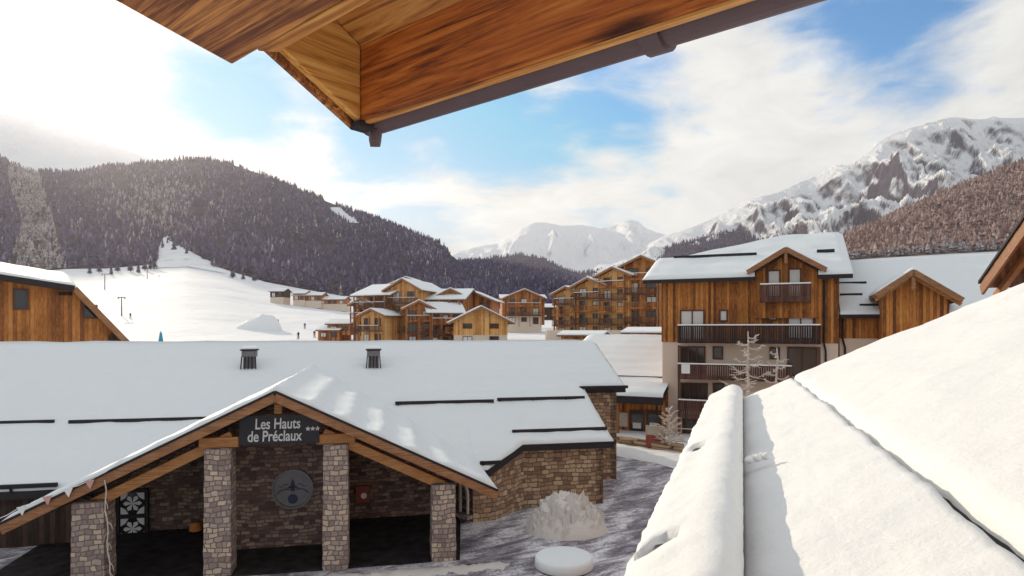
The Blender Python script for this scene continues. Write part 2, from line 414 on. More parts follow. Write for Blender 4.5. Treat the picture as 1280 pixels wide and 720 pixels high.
# ------------------------------------------------------------------ hills
class Hill:
    def __init__(s, y0, y1, crest, px0, px1, bottom=None, prof=1.0, amp=0, fr=.004, seed=0, ridged=False, tree=0, ys=.55, off=1.35):
        s.__dict__.update(locals())
    def p(s, px, t):
        Y = s.y0 + (s.y1 - s.y0)*t
        zb = s.bottom(px) if s.bottom else ZC + (HY-385)/F*s.y0
        zt = ZC + (HY - table(px, s.crest))/F*s.y1 - s.tree
        z = zb + (zt-zb)*t**s.prof
        X = (px-CX)/F*Y
        if s.amp:
            e = s.amp*min(1, 4*t*(1-t)+(.085 if s.ridged else .035)*t)*(min(1.0, (zt-zb)/850) if s.ridged else 1)
            q = Vector((X*s.fr+s.seed, Y*s.fr*s.ys, s.seed*.37))
            if s.ridged: z += e*(mn.ridged_multi_fractal(q, .9, 2.1, 8, 1.0, 2.0)-s.off)
            else: z += e*mn.fractal(q, 1.0, 2.0, 5)
        return X, Y, z
    def build(s, name, mat, nx, nt):
        V = []; pxs = np.linspace(s.px0, s.px1, nx)
        ts = list(np.linspace(-.03, 1, nt)) + [1.06, 1.3]
        for t_ in ts:
            for px in pxs:
                if t_ > 1:
                    X, Y, z = s.p(px, 1.0); k = (t_-1)*(s.y1-s.y0); V.append((X*(Y+k)/Y, Y+k, z-k*.7))
                elif t_ < 0:
                    X, Y, z = s.p(px, 0.0); V.append((X, Y-30, z-25))
                else: V.append(s.p(px, t_))
        n = nx
        idx = [(j*n+i, j*n+i+1, (j+1)*n+i+1, (j+1)*n+i) for j in range(len(ts)-1) for i in range(n-1)]
        o = np_mesh(name, V, idx, mat, True); return tag(o, kind='structure')

def forest_floor(name, a, b, c):
    t = NT(name); v = t.co('Object'); n = t.noise(v, .012, 7, .65)
    n = t.math('ADD', t.math('MULTIPLY', n, .65), t.math('MULTIPLY', t.noise(v, .09, 5, .7), .35))
    return t.base(t.ramp(n, [(.35, a), (.52, b), (.68, c)]), .95, .1)
M['floor_left'] = forest_floor('left_hill_floor', (.030,.023,.034,1), (.060,.045,.058,1), (.16,.13,.15,1))
M['floor_right'] = forest_floor('right_hill_floor', (.16,.10,.09,1), (.33,.23,.20,1), (.60,.52,.48,1))
M['floor_gully'] = forest_floor('gully_floor', (.25,.23,.23,1), (.55,.53,.53,1), (.80,.79,.79,1))

# rock and snow by slope
def alpine_mat(name, rock1, rock2, thr=.55, sc=.004, snowc=(.93,.93,.94,1), soft=.07):
    t = NT(name); v = t.co('Object')
    geo = t.t.nodes.new('ShaderNodeNewGeometry'); nz = t.sep(geo.outputs['Normal'])[2]
    n = t.noise(v, sc, 9, .68, .6); st = t.noise(t.map(v, (3.2, 3.2, .5), (0,0,0), (0, R(18), 0)), sc, 8, .68, .8)
    f = t.math('ADD', t.math('MULTIPLY', nz, .55), t.math('ADD', t.math('MULTIPLY', n, .42), t.math('MULTIPLY', st, .42)))
    k = t.n('ShaderNodeMapRange', Value=f, i1=thr+.38-soft, i2=thr+.38+soft, i3=0.0, i4=1.0).outputs[0]
    rk = t.mix(t.noise(v, sc*4, 6, .65), rock1, rock2)
    c = t.mix(k, rk, snowc)
    t.bump(t.math('ADD', n, t.math('MULTIPLY', st, .8)), .8, 26)
    return t.base(c, .9, .15)
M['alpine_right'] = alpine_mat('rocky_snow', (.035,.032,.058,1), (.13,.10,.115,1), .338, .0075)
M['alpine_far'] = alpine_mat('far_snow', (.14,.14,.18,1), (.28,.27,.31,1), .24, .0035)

LEFT_CREST = [(-500,150),(-100,170),(0,196),(40,212),(100,214),(130,207),(195,200),(250,196),(290,203),(320,213),(360,228),(400,246),(440,261),(480,275),(520,291),(550,301),(568,320),(580,326),(640,330),(700,340),(760,370),(800,392)]
left_hill = Hill(690, 1750, LEFT_CREST, -500, 800, foot, 1.12, 26, .005, 3.3, tree=6)
left_hill.build('forested_hill', M['floor_left'], 200, 70)
BACK_CREST = [(440,345),(520,330),(560,323),(590,324),(625,320),(650,316),(680,322),(700,332),(722,340),(760,336),(800,322),(840,306),(900,290),(1000,270)]
back_hill = Hill(1500, 2600, BACK_CREST, 440, 1000, lambda px: ZC + (HY-392)/F*1500, 1.1, 30, .004, 8.1, tree=6)
back_hill.build('valley_side_hill', M['floor_left'], 90, 40)
PEAK = [(420,345),(540,326),(570,316),(600,307),(622,303),(640,292),(655,284),(668,277),(682,276),(700,281),(722,280),(748,285),(770,281),(788,275),(797,277),(808,286),(830,293),(870,300),(960,300)]
peak = Hill(2500, 3700, PEAK, 420, 960, lambda px: ZC + (HY-370)/F*2500, 1.0, 240, .0027, 1.7, True, ys=.4, off=1.4)
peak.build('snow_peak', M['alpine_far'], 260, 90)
RIGHT_CREST = [(700,345),(760,326),(800,311),(826,297),(850,288),(870,279),(900,266),(930,252),(965,240),(1000,224),(1020,220),(1040,208),(1062,203),(1080,190),(1095,176),(1110,169),(1130,162),(1150,155),(1180,146),(1205,143),(1230,147),(1280,146),(1330,150),(1400,140),(1600,150)]
right_mtn = Hill(1500, 3100, RIGHT_CREST, 700, 1600, lambda px: ZC + (HY-372)/F*1500, 1.1, 240, .0025, 5.2, True, ys=.38, off=1.48)
right_mtn.build('rocky_mountain', M['alpine_right'], 520, 170)
RH_CREST = [(960,335),(1000,322),(1040,303),(1085,280),(1130,260),(1200,230),(1280,198),(1400,156),(1600,130),(2000,120)]
right_hill = Hill(690, 1350, RH_CREST, 960, 2000, foot, 1.05, 14, .006, 2.2, tree=7)
right_hill.build('larch_hill', M['floor_right'], 120, 50)
FAR_LEFT = [(-700,80),(-100,130),(0,140),(45,150),(90,166),(130,178),(170,191),(200,199),(260,236),(400,300)]
far_left = Hill(2500, 3800, FAR_LEFT, -700, 400, lambda px: ZC + (HY-260)/F*2500, 1.0, 120, .0028, 9.7, True)
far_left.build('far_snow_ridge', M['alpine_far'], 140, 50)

# ------------------------------------------------------------------ forests (nobody could count them)
def tree_mat(name, stops, rough=.95):
    t = NT(name); geo = t.t.nodes.new('ShaderNodeNewGeometry')
    r = geo.outputs['Random Per Island']; n = t.noise(t.co('Object'), .02, 4, .6); n2 = t.noise(t.co('Object'), .9, 3, .6)
    f = t.math('ADD', t.math('MULTIPLY', r, .45), t.math('ADD', t.math('MULTIPLY', n, .40), t.math('MULTIPLY', n2, .15)))
    return t.base(t.ramp(f, stops), rough, .1)
M['spruce'] = tree_mat('dark_spruce', [(.25, (.036,.026,.064,1)), (.5, (.076,.057,.118,1)), (.68, (.14,.112,.185,1)), (.85, (.31,.28,.35,1))])
M['larch'] = tree_mat('bare_larch', [(.25, (.15,.085,.075,1)), (.5, (.30,.19,.16,1)), (.7, (.44,.31,.27,1)), (.85, (.60,.50,.45,1))])
M['frosty'] = tree_mat('frosted_tree', [(.25, (.16,.12,.13,1)), (.5, (.32,.27,.27,1)), (.75, (.55,.51,.51,1))])
def cone_template(kind):
    V = []; Fc = []
    if kind == 'spruce': tiers = [(.02, .24, .42), (.30, .19, .72), (.58, .12, 1.0)]
    else: tiers = [(.10, .15, .55), (.38, .17, .80), (.62, .10, 1.0)]
    k = 6
    for zb, r, zt in tiers:
        b = len(V)
        for i in range(k): V.append((r*math.cos(i*2*math.pi/k), r*math.sin(i*2*math.pi/k), zb + (.05 if i % 2 else -.02)))
        V.append((0, 0, zt))
        for i in range(k): Fc.append((b+i, b+(i+1) % k, b+k))
    # thin trunk binding the tiers into one island is left to the tips: join tiers at the tip vertex
    return np.array(V), np.array(Fc)
def forest(name, P, H, mat, kind, label, cat, wide=1.0):
    T, Fc = cone_template(kind); n = len(P); P = np.array(P); H = np.array(H)
    an = rng.uniform(0, 6.28, n); wj = rng.uniform(.75, 1.25, n)*wide
    ca, sa = np.cos(an), np.sin(an)
    V = np.empty((n, len(T), 3))
    jit = 1 + rng.uniform(-.25, .25, (n, len(T)))
    x = T[None,:,0]*jit; y = T[None,:,1]*jit
    V[:,:,0] = (x*ca[:,None] - y*sa[:,None])*(H*wj)[:,None] + P[:,0,None]
    V[:,:,1] = (x*sa[:,None] + y*ca[:,None])*(H*wj)[:,None] + P[:,1,None]
    V[:,:,2] = T[None,:,2]*H[:,None] + P[:,2,None] - .3
    FF = (Fc[None] + (np.arange(n)*len(T))[:,None,None]).reshape(-1, 3)
    o = np_mesh(name, V.reshape(-1, 3), FF, mat); return tag(o, label, cat, kind='stuff')
def scatter(hill, px0, px1, n, keep, t0=0.0, t1=1.0):
    P = []
    Yr = np.array([hill.y0, hill.y1])
    for _ in range(n):
        t_ = math.sqrt(random.uniform((hill.y0+(hill.y1-hill.y0)*t0)**2, (hill.y0+(hill.y1-hill.y0)*t1)**2))
        t_ = (t_ - hill.y0)/(hill.y1-hill.y0); px = random.uniform(px0, px1)
        X, Y, z = hill.p(px, t_); py = HY - F*(z-ZC)/Y
        if keep(px, py, t_): P.append((X, Y, z))
    return P
def on_hill(hill, px, py):
    a, b = 0.0, 1.0
    for _ in range(30):
        m_ = (a+b)/2; X, Y, z = hill.p(px, m_)
        if HY - F*(z-ZC)/Y > py: a = m_
        else: b = m_
    return hill.p(px, (a+b)/2)
def hill_patch(name, hill, rows, lift, mat, n=14, toe=False):
    """open snow lying on a hillside; rows: (py, px_left, px_right)"""
    V = []; k = n
    rr = []
    for (a, b) in zip(rows[:-1], rows[1:]):
        for j in range(5): rr.append(tuple(a[q]+(b[q]-a[q])*j/5 for q in range(3)))
    rr.append(rows[-1])
    if toe:
        for Y in (600, 640, 670, 688):
            V += [(lambda X: (X, Y, gz(X, Y)+.4))((rows[0][1]-12+(rows[0][2]-rows[0][1]+24)*j/(n-1)-CX)/F*Y) for j in range(n)]
    for i, (py, l, r) in enumerate(rr):
        w_ = (r-l)
        for j in range(n):
            q = j/(n-1); px = l + w_*q + (w_*.14*fb(py*.45, j*.7, 3) if j in (0, n-1) else 0)
            X, Y, z = on_hill(hill, px, py); V.append((X, Y, z + (lift if 0 < j < n-1 and i < len(rr)-1 else -2)))
    return tag(np_mesh(name, V, [(i*n+j, i*n+j+1, (i+1)*n+j+1, (i+1)*n+j) for i in range(len(V)//n-1) for j in range(n-1)], mat, True), kind='structure')
hill_patch('piste', left_hill, [(330,192,270),(322,195,252),(314,197,236),(307,199,221),(302,202,211),(297,206,211),(291,210,213)], 2.5, M['valley'], toe=True)
hill_patch('snow_clearing', left_hill, [(280,434,452),(272,424,446),(265,415,434),(259,411,426)], 2.5, M['valley'], 8)
def on_piste(px, py): return py > 297 and 196 < px < 211 + (py-303)*1.8 and random.random() < .93
def in_gully(px, py): return (18 + 8*math.sin(py*.05) < px < 44 + (py-200)*.28) and py > 205
def in_clear(px, py):     # the bare snow strips near the hill's crest
    cy = 254 + (px-408)*.78
    return (406 < px < 452 and abs(py-cy) < 8 - (px-406)*.09) or (560 < px < 578 and py > 318 and py < 332 and px > 558 + (py-318))
def keep_left(px, py, t_):
    if in_gully(px, py) or in_clear(px, py) or on_piste(px, py): return False
    return fb(px*.03, py*.05, 4) > -.42
P = scatter(left_hill, -300, 790, 46000, keep_left)
frostP = []; darkP = []
for p in P:
    px = CX+F*p[0]/p[1]; py = HY-F*(p[2]-ZC)/p[1]
    q = .55*math.exp(-((px-195)/60)**2-((py-262)/40)**2) + .25*math.exp(-((px-560)/40)**2-((py-310)/16)**2)
    q += .12*(fb(px*.02, py*.03, 9) > .25)
    (frostP if random.random() < q+.02 else darkP).append(p)
forest('spruce_forest', darkP, [random.triangular(5, 20, 10)*(1.15 if p[1] < 900 else 1) for p in darkP], M['spruce'], 'spruce', 'dense dark purple conifer forest covering the rounded left hillside', 'forest', .85)
gul = [p for p in scatter(left_hill, 10, 110, 4000, lambda px, py, t_: in_gully(px, py)) if random.random() < .5]
forest('frosted_forest', frostP+gul, [random.uniform(8, 14) for _ in frostP+gul], M['frosty'], 'spruce', 'pale frosted trees mixed into the left hillside and its snowy gully', 'forest')
P = scatter(back_hill, 450, 990, 9000, lambda px, py, t_: True)
forest('valley_forest', P, [random.uniform(11, 19) for _ in P], M['spruce'], 'spruce', 'distant dark forest below the small snowy peak', 'forest')
P = scatter(right_hill, 965, 1600, 9000, lambda px, py, t_: fb(px*.02, py*.03, 2) > -.6)
lp = [p for p in P if random.random() < .9]; dp = [p for p in P if random.random() < .10]
forest('larch_forest', lp, [random.triangular(5, 20, 12) for _ in lp], M['larch'], 'larch', 'reddish brown bare larch forest on the right hillside', 'forest', 1.15)
P = scatter(right_hill, 965, 1500, 1500, lambda px, py, t_: True, 0, .10)
forest('frosted_forest', P, [random.uniform(5, 10) for _ in P], M['frosty'], 'larch', 'pale frosted trees along the foot of the brown larch hillside', 'forest', 1.6)
def rocky_keep(px, py, t_): return py > 283 + (px-860)*-.05 and fb(px*.03, py*.05, 7) > -.25
P = scatter(right_mtn, 790, 1100, 3200, rocky_keep, 0, .45)
forest('mountain_foot_forest', P, [random.uniform(9, 16) for _ in P], M['larch'], 'larch', 'thin brown trees along the foot of the rocky snowy mountain', 'forest')

# air: a closed box of pale haze round the whole scene
hz = MB().box(-9300, 9300, -300, 4990, -420, 1130).build('haze', M['white'])
hm = bpy.data.materials.new('haze_air'); hm.use_nodes = True; nt = hm.node_tree
for n_ in list(nt.nodes):
    if n_.type == 'BSDF_PRINCIPLED': nt.nodes.remove(n_)
pv = nt.nodes.new('ShaderNodeVolumePrincipled'); pv.inputs['Color'].default_value = (.97,.94,1,1); pv.inputs['Density'].default_value = .00007; pv.inputs['Anisotropy'].default_value = .55
nt.links.new(pv.outputs[0], nt.nodes['Material Output'].inputs['Volume'])
hz.data.materials.clear(); hz.data.materials.append(hm); tag(hz, kind='stuff'); hz['label'] = 'thin pale winter haze over the valley'; hz['category'] = 'haze'
# ------------------------------------------------------------------ generic building pieces
def slab(name, parent, mat, S, vlo, vhi, zf, T=.25, r=.16, und=None, edges='lohi,left,right', nv=40, M_=None, amp=.02, fr=1.2, seed=0, flo=.3, rlim=1e9):
    """a snow layer on a roof plane: columns at S, each from vlo(s) to vhi(s); rounded free edges, uneven top"""
    V = []; s0, s1 = S[0], S[-1]
    near = [0, .03, .08, .16, .28]
    rows = None
    for s in S:
        a, b = vlo(s), vhi(s); L = max(b-a, .02)
        n0 = [min(q, L*.45*q/.28) for q in near]; mid = list(np.linspace(n0[-1], L-n0[-1], nv))[1:-1]
        col_ = n0 + mid + [L-q for q in reversed(n0)]
        for dv in col_:
            v = a + dv; e = 1.0
            ds = []
            if 'lo' in edges: ds.append(dv)
            if 'hi' in edges.replace('lohi', 'lo hi' if 'lohi' in edges else ''): ds.append(L-dv)
            if 'left' in edges: ds.append(s-s0)
            if 'right' in edges: ds.append(s1-s + max(0, v-rlim)*.8)
            for q in ds:
                q = min(max(q/r, 0), 1); e = min(e, math.sqrt(max(0, 1-(1-q)**2)))
            e = flo + (1-flo)*e
            h = T*e + amp*fb(s*fr+seed, v*fr, seed)*e*2
            if und: h += und(s, v)*e
            V.append((s, v, zf(s, v) + h))
        rows = len(col_)
    n = len(S); Fc = [(i*rows+j, (i+1)*rows+j, (i+1)*rows+j+1, i*rows+j+1) for i in range(n-1) for j in range(rows-1)]
    top = len(V)
    ring = [i*rows for i in range(n)] + [(n-1)*rows+j for j in range(1, rows)] + [i*rows+rows-1 for i in range(n-2, -1, -1)] + [j for j in range(rows-2, 0, -1)]
    for k in ring:
        s, v, z = V[k]; V.append((s, v, zf(s, v) + .003))
    m = len(ring); hi_on = 'hi' in edges.replace('lohi', 'lo hi')
    for k in range(m):
        i, j = divmod(ring[k], rows); i2, j2 = divmod(ring[(k+1) % m], rows)
        if j == 0 and j2 == 0: ok = True
        elif i == n-1 and i2 == n-1: ok = 'right' in edges and V[ring[k]][1] < rlim+.3
        elif i == 0 and i2 == 0: ok = 'left' in edges
        else: ok = hi_on
        if ok: Fc.append((ring[k], top+k, top+(k+1) % m, ring[(k+1) % m]))
    mb = MB(); mb.v = V; mb.f = Fc
    if M_ is not None: mb.xf(M_)
    return mb.build(name, mat, parent, smooth=True)

def window(root, M_, x0, x1, z0, z1, y=0, fm=None, pm=None, mull=1, fw=.09, name='window', sill=False):
    fm = fm or M['frame']; pm = pm or M['glass']
    mb = MB(); d = .09
    mb.box(x0, x0+fw, y-d, y+.02, z0, z1).box(x1-fw, x1, y-d, y+.02, z0, z1)
    mb.box(x0+fw, x1-fw, y-d+.003, y+.02, z0, z0+fw).box(x0+fw, x1-fw, y-d+.003, y+.02, z1-fw, z1)
    for k in range(1, mull+1):
        xm = x0 + (x1-x0)*k/(mull+1); mb.box(xm-fw*.4, xm+fw*.4, y-d+.006, y+.02, z0+fw, z1-fw)
    w_ = mb.build(name, fm, root, M=M_)
    MB().box(x0+fw*.9, x1-fw*.9, y-.035, y+.015, z0+fw*.9, z1-fw*.9).build('pane', pm, w_, M=M_)
    return w_

def balcony(root, M_, x0, x1, z, y, dep=1.2, h=1.0, mat=None, slats=True, snow=True, step=.14):
    mat = mat or M['dark_wood']
    b = MB().box(x0, x1, y-dep, y, z-.16, z).build('balcony', mat, root, M=M_)
    r = MB(); e = .05
    r.box(x0, x1, y-dep-.04, y-dep+.05, z+h-.08, z+h).box(x0, x1, y-dep-.03, y-dep+.03, z+.06, z+.14)
    for xx in (x0, x1-.09): r.box(xx, xx+.09, y-dep+.06, y, z+h-.083, z+h-.003)
    n = max(2, int((x1-x0)/step))
    for i in range(n+1):
        xx = x0 + (x1-x0-.1)*i/n
        if slats: r.box(xx, xx+.1, y-dep-.02, y-dep+.02, z-.1, z+h-.085)
    for yy in np.arange(y-dep+.15, y-.05, step*1.3):
        for xx in (x0+.01, x1-.05): r.box(xx, xx+.04, yy, yy+.1, z-.05, z+h-.09)
    r.build('railing', mat, b, M=M_)
    if snow:
        s = MB().box(x0, x1, y-dep-.06, y-dep+.06, z+h+.002, z+h+.09)
        s.build('rail_snow', M['snow_far'], b, M=M_, bevel=.03)
    return b

# ------------------------------------------------------------------ the stone lodge with the entrance porch
A = Frame(-8.66, 19.0, 0, 11.54)
lodge = fempty('stone_lodge', A, label='low stone lodge with a wide snow-covered roof and a gabled timber entrance porch', cat='lodge')
PM = .45; P0 = .625                                   # main roof plane z = P0 + PM*v
zmain = lambda s, v: P0 + PM*v
AP, SA, PG = 5.44, 1.65, .487                         # porch apex height, apex s, pitch
VR = 12.9
def vcut(s): return (AP - PG*abs(s-SA) - P0)/PM - .25
def vlo_main(s):
    if -5.3 < s < 8.1: return max(3.05, vcut(s))
    if s < 8.55: return 3.05
    if s < 10.2: return 3.05 + (s-8.55)/1.65*1.4
    if s < 14.0005: return 4.45
    return 8.5
def und_main(s, v):
    return .012*math.sin(v*2*math.pi/.62+.4*fb(s*.2,v,1)) + .022*math.sin(v*2*math.pi/1.9+s*.05+.8*fb(s*.15,v*.3,2)) + .045*fb(s*.25, v*.5, 7)
def cols(a, b, st): return list(np.linspace(a, b, max(2, int((b-a)/st)+1)))
S = cols(-22, -5.4, .5) + cols(-5.29, 8.09, .16) + cols(8.15, 8.55, .2) + cols(8.6, 10.2, .2) + cols(10.25, 14.0, .25)
roof = MB()
def rprism(poly, th=.2, plane=zmain):
    return [(s, v, plane(s, v)-th) for s, v in poly], (0, 0, th-.004)
for poly in ([(-22,3.1),(SA-6.9,3.1),(SA,vcut(SA)),(SA+6.9,3.1),(10.2,4.5),(10.2,VR),(-22,VR)], [(10.2,4.5),(13.95,4.5),(13.95,VR),(10.2,VR)], [(13.95,8.55),(16.05,8.55),(16.05,VR),(13.95,VR)]):
    a, d = rprism(poly); roof.prism(a, d)
zback = lambda s, v: zmain(s, VR) - PM*(v-VR)
a, d = rprism([(-22,VR+.004),(16.05,VR+.004),(16.05,VR+9),(-22,VR+9)], .2, zback); roof.prism(a, d)
rf = roof.build('roof', M['dark'], lodge)
slab('roof_snow', rf, M['snow_roof'], S, lambda s: vlo_main(s)+.035*fb(s*1.3, 3, 3)+.015*fb(s*5, 1, 3), lambda s: VR+.02, zmain, .19, .13, und_main, 'lo,left,right', 60, amp=.016, rlim=8.3)
slab('roof_snow', rf, M['snow_roof'], cols(14.0, 16.1, .2), lambda s: 8.5, lambda s: VR+.02, zmain, .19, .13, und_main, 'lo,right', 34, amp=.016)
slab('roof_snow', rf, M['snow_roof'], cols(-22, 16.1, 1.2), lambda s: VR+.0, lambda s: VR+9, zback, .24, .15, None, 'hi,left,right', 14)
# eave fascia boards of the main roof
def fas(s0, v0, s1, v1):
    MB().bar((s0, v0-.03, zmain(s0, v0)-.10), (s1, v1-.03, zmain(s1, v1)-.10), .06, .26).build('eave_board', M['dark'], lodge)
fas(-22, 3.08, -5.4, 3.08); fas(8.2, 3.08, 8.55, 3.08); fas(8.55, 3.08, 10.2, 4.48); fas(10.2, 4.48, 14.0, 4.48); fas(14.0, 8.53, 16.1, 8.53); fas(13.98, 4.48, 13.98, 8.5); fas(16.08, 8.53, 16.08, VR)
# snow guards: long dark rails standing out of the snow
def guard(px0, py0, px1, py1, fr=A, z0=P0+.2, m=PM, parent=lodge, w_=.10, h=.13):
    a = fr.slope(px0, py0, z0, m); b = fr.slope(px1, py1, z0, m)
    v = (a[1]+b[1])/2
    mb = MB().bar((a[0], v, z0+m*v+.02), (b[0], v, z0+m*v+.02), w_, h)
    for k in range(int((b[0]-a[0])/1.5)+1):
        s = a[0] + .1 + k*1.5
        mb.box(s, s+.05, v-.05, v+.22, z0+m*v-.2, z0+m*v+.06)
    return mb.build('snow_guard', M['dark'], parent)
for q in [(86,528,281,523),(-60,531,68,527),(-60,613,72,606),(494,505,617,501),(622,501,730,496),(641,542,757,534),(725,486,784,483),(600,580,626,578)]: guard(*q)

# porch roof
zp = lambda s, v: AP - PG*abs(s-SA)
def vval(s): return max(-.2, (zp(s, 0)+.15 - P0)/PM)
SL, SR = -5.33, 8.2
def und_p(s, v): return (.15 if s < SA+5 else .07)*(.5-abs(math.sin(math.pi*(s-SA)/1.02+.25*fb(v*.5, s*.3, 2)))**.7)*(1 if s > SA else .3)
pr = MB()
for a_, b_ in ((SL, SA), (SA, SR)):
    va, vb = vval(a_), vval(b_)
    poly = [(a_, -.62), (b_, -.62), (b_, vb), (a_, va)]
    pr.prism([(s, v, zp(s, v)-.16) for s, v in poly], (0,0,.156))
prf = pr.build('porch_roof', M['wood_soffit'], lodge)
slab('roof_snow', prf, M['snow_roof'], cols(SL-.05, SA, .22), lambda s: -.68, vval, zp, .17, .1, und_p, 'lo,left', 24, amp=.015)
slab('roof_snow', prf, M['snow_roof'], cols(SA, SR+.05, .13), lambda s: -.68, vval, zp, .17, .1, und_p, 'lo,right', 24, amp=.015)
for a_, b_ in ((SL-.05, SA), (SR+.05, SA)):
    MB().bar((a_, -.70, zp(a_, 0)-.14), (b_, -.70, zp(b_, 0)-.14), .07, .30).build('barge_board', M['rake'], lodge, bevel=.01)
    MB().bar((a_, -.74, zp(a_, 0)+.01), (b_, -.74, zp(b_, 0)+.01), .03, .07).build('barge_trim', M['dark'], lodge)
    # rafter beam under the porch roof, carried by the pillars
    s_lo = -3.75 if a_ < 0 else 6.95; s_hi = .35 if a_ < 0 else 2.95
    MB().bar((s_lo, .0, zp(s_lo,0)-.70), (s_hi, .0, zp(s_hi,0)-.70), .26, .30).build('rafter_beam', M['beam'], lodge, bevel=.015)
    for k in range(5):
        v = .9 + k*1.1
        MB().bar((a_+(.3 if a_ < 0 else -.3), v, zp(a_,0)-.17), (SA, v, AP-.32), .12, .18).build('rafter', M['wood_dark'], lodge)
# tie beams on the pillar heads, ridge beam, king post
MB().box(-.55, .55, -.2, .24, 3.78, 4.08).build('tie_beam', M['beam'], lodge, bevel=.015)
MB().box(2.75, 3.9, -.2, .24, 3.78, 4.08).build('tie_beam', M['beam'], lodge, bevel=.015)
MB().box(.75, 2.55, -.12, .14, 4.50, 4.72).build('collar_beam', M['beam'], lodge, bevel=.01)
MB().box(SA-.11, SA+.11, -.16, .1, 4.725, 5.2).build('king_post', M['beam'], lodge, bevel=.01)
MB().box(SA-.14, SA+.14, -.66, 9.5, 5.06, 5.27).build('ridge_beam', M['wood_dark'], lodge)
for s, zt, wd in ((-3.38,2.42,.84),(0,3.78,.74),(3.33,3.78,.74),(6.6,2.42,.74)):
    mb = MB(); n = 14
    ring = []
    for k in range(n+1):
        z = -.05 + (zt+.05)*k/n; j = lambda q: .022*fb(s*3+q, z*3.1, q)
        hw = wd/2*(1.04-.06*k/n)
        ring.append([(s-hw+j(1), -hw+j(2), z), (s+hw+j(3), -hw+j(4), z), (s+hw+j(5), hw+j(6), z), (s-hw+j(7), hw+j(8), z)])
    vs = [p for r_ in ring for p in r_]; fs = [(0,1,2,3), (n*4,n*4+1,n*4+2,n*4+3)]
    for k in range(n):
        for q in range(4): fs.append((k*4+q, k*4+(q+1) % 4, (k+1)*4+(q+1) % 4, (k+1)*4+q))
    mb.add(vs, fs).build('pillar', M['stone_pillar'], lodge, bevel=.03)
# walls
def wall(pts, zt, mat, name='wall', th=.3, z0=-.3):
    mb = MB()
    for (a, b) in zip(pts[:-1], pts[1:]):
        a = Vector((*a, 0)); b = Vector((*b, 0)); d = (b-a).normalized(); nrm = Vector((-d.y, d.x, 0))*th
        za, zb = zt(a.x, a.y), zt(b.x, b.y)
        P = [(a.x,a.y,z0),(b.x,b.y,z0),(b.x,b.y,zb),(a.x,a.y,za)]
        mb.prism(P, nrm)
    return mb.build(name, mat, lodge)
zu = lambda s, v: zmain(s, v) - .22
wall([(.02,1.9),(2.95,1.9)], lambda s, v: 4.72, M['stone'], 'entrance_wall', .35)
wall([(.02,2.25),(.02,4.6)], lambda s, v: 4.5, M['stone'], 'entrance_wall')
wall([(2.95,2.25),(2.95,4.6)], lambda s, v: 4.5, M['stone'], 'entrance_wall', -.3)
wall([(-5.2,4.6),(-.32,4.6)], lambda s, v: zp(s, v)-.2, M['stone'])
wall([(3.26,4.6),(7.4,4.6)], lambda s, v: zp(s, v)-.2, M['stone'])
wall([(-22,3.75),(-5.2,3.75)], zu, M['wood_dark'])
wall([(7.4,4.6),(8.05,3.45)], lambda s, v: 2.05, M['stone'])
wall([(8.05,3.45),(8.9,3.55),(10.35,4.95)], zu, M['stone_wing'])
wall([(10.35,4.95),(13.72,4.95)], zu, M['stone_wing'])
wall([(13.72,4.95),(13.72,8.9),(15.8,8.9),(15.8,VR)], zu, M['stone_wing'])
wall([(15.8,VR),(15.8,21.5),(-21.8,21.5)], lambda s, v: zback(s, v)-.22, M['stone_wing'])
# arched timber window on the right return
mb = MB()
for k in range(9):
    a0, a1 = math.pi*k/9, math.pi*(k+1)/9
    c_ = Vector((7.72, 3.86, 1.0)); dirx = Vector((.5, -.86, 0))
    mb.bar(c_+dirx*.45*math.cos(a0)+Vector((-.10,-.06,.55*math.sin(a0))), c_+dirx*.45*math.cos(a1)+Vector((-.10,-.06,.55*math.sin(a1))), .10, .09, (.86,.5,0))
for sx in (-.45, .45, 0):
    p = Vector((7.72, 3.86, .35))+dirx*sx+Vector((-.10,-.06,0)); mb.bar(p, p+Vector((0,0,.66 if sx else 1.15)), .08, .08, (.86,.5,0))
aw = mb.build('arched_window', M['frame_pale'], lodge)
p = Vector((7.72,3.86,.25)); MB().bar(p-dirx*.6+Vector((-.12,-.07,0)), p+dirx*.6+Vector((-.12,-.07,0)), .26, .14).build('sill', M['stone_pillar'], aw)
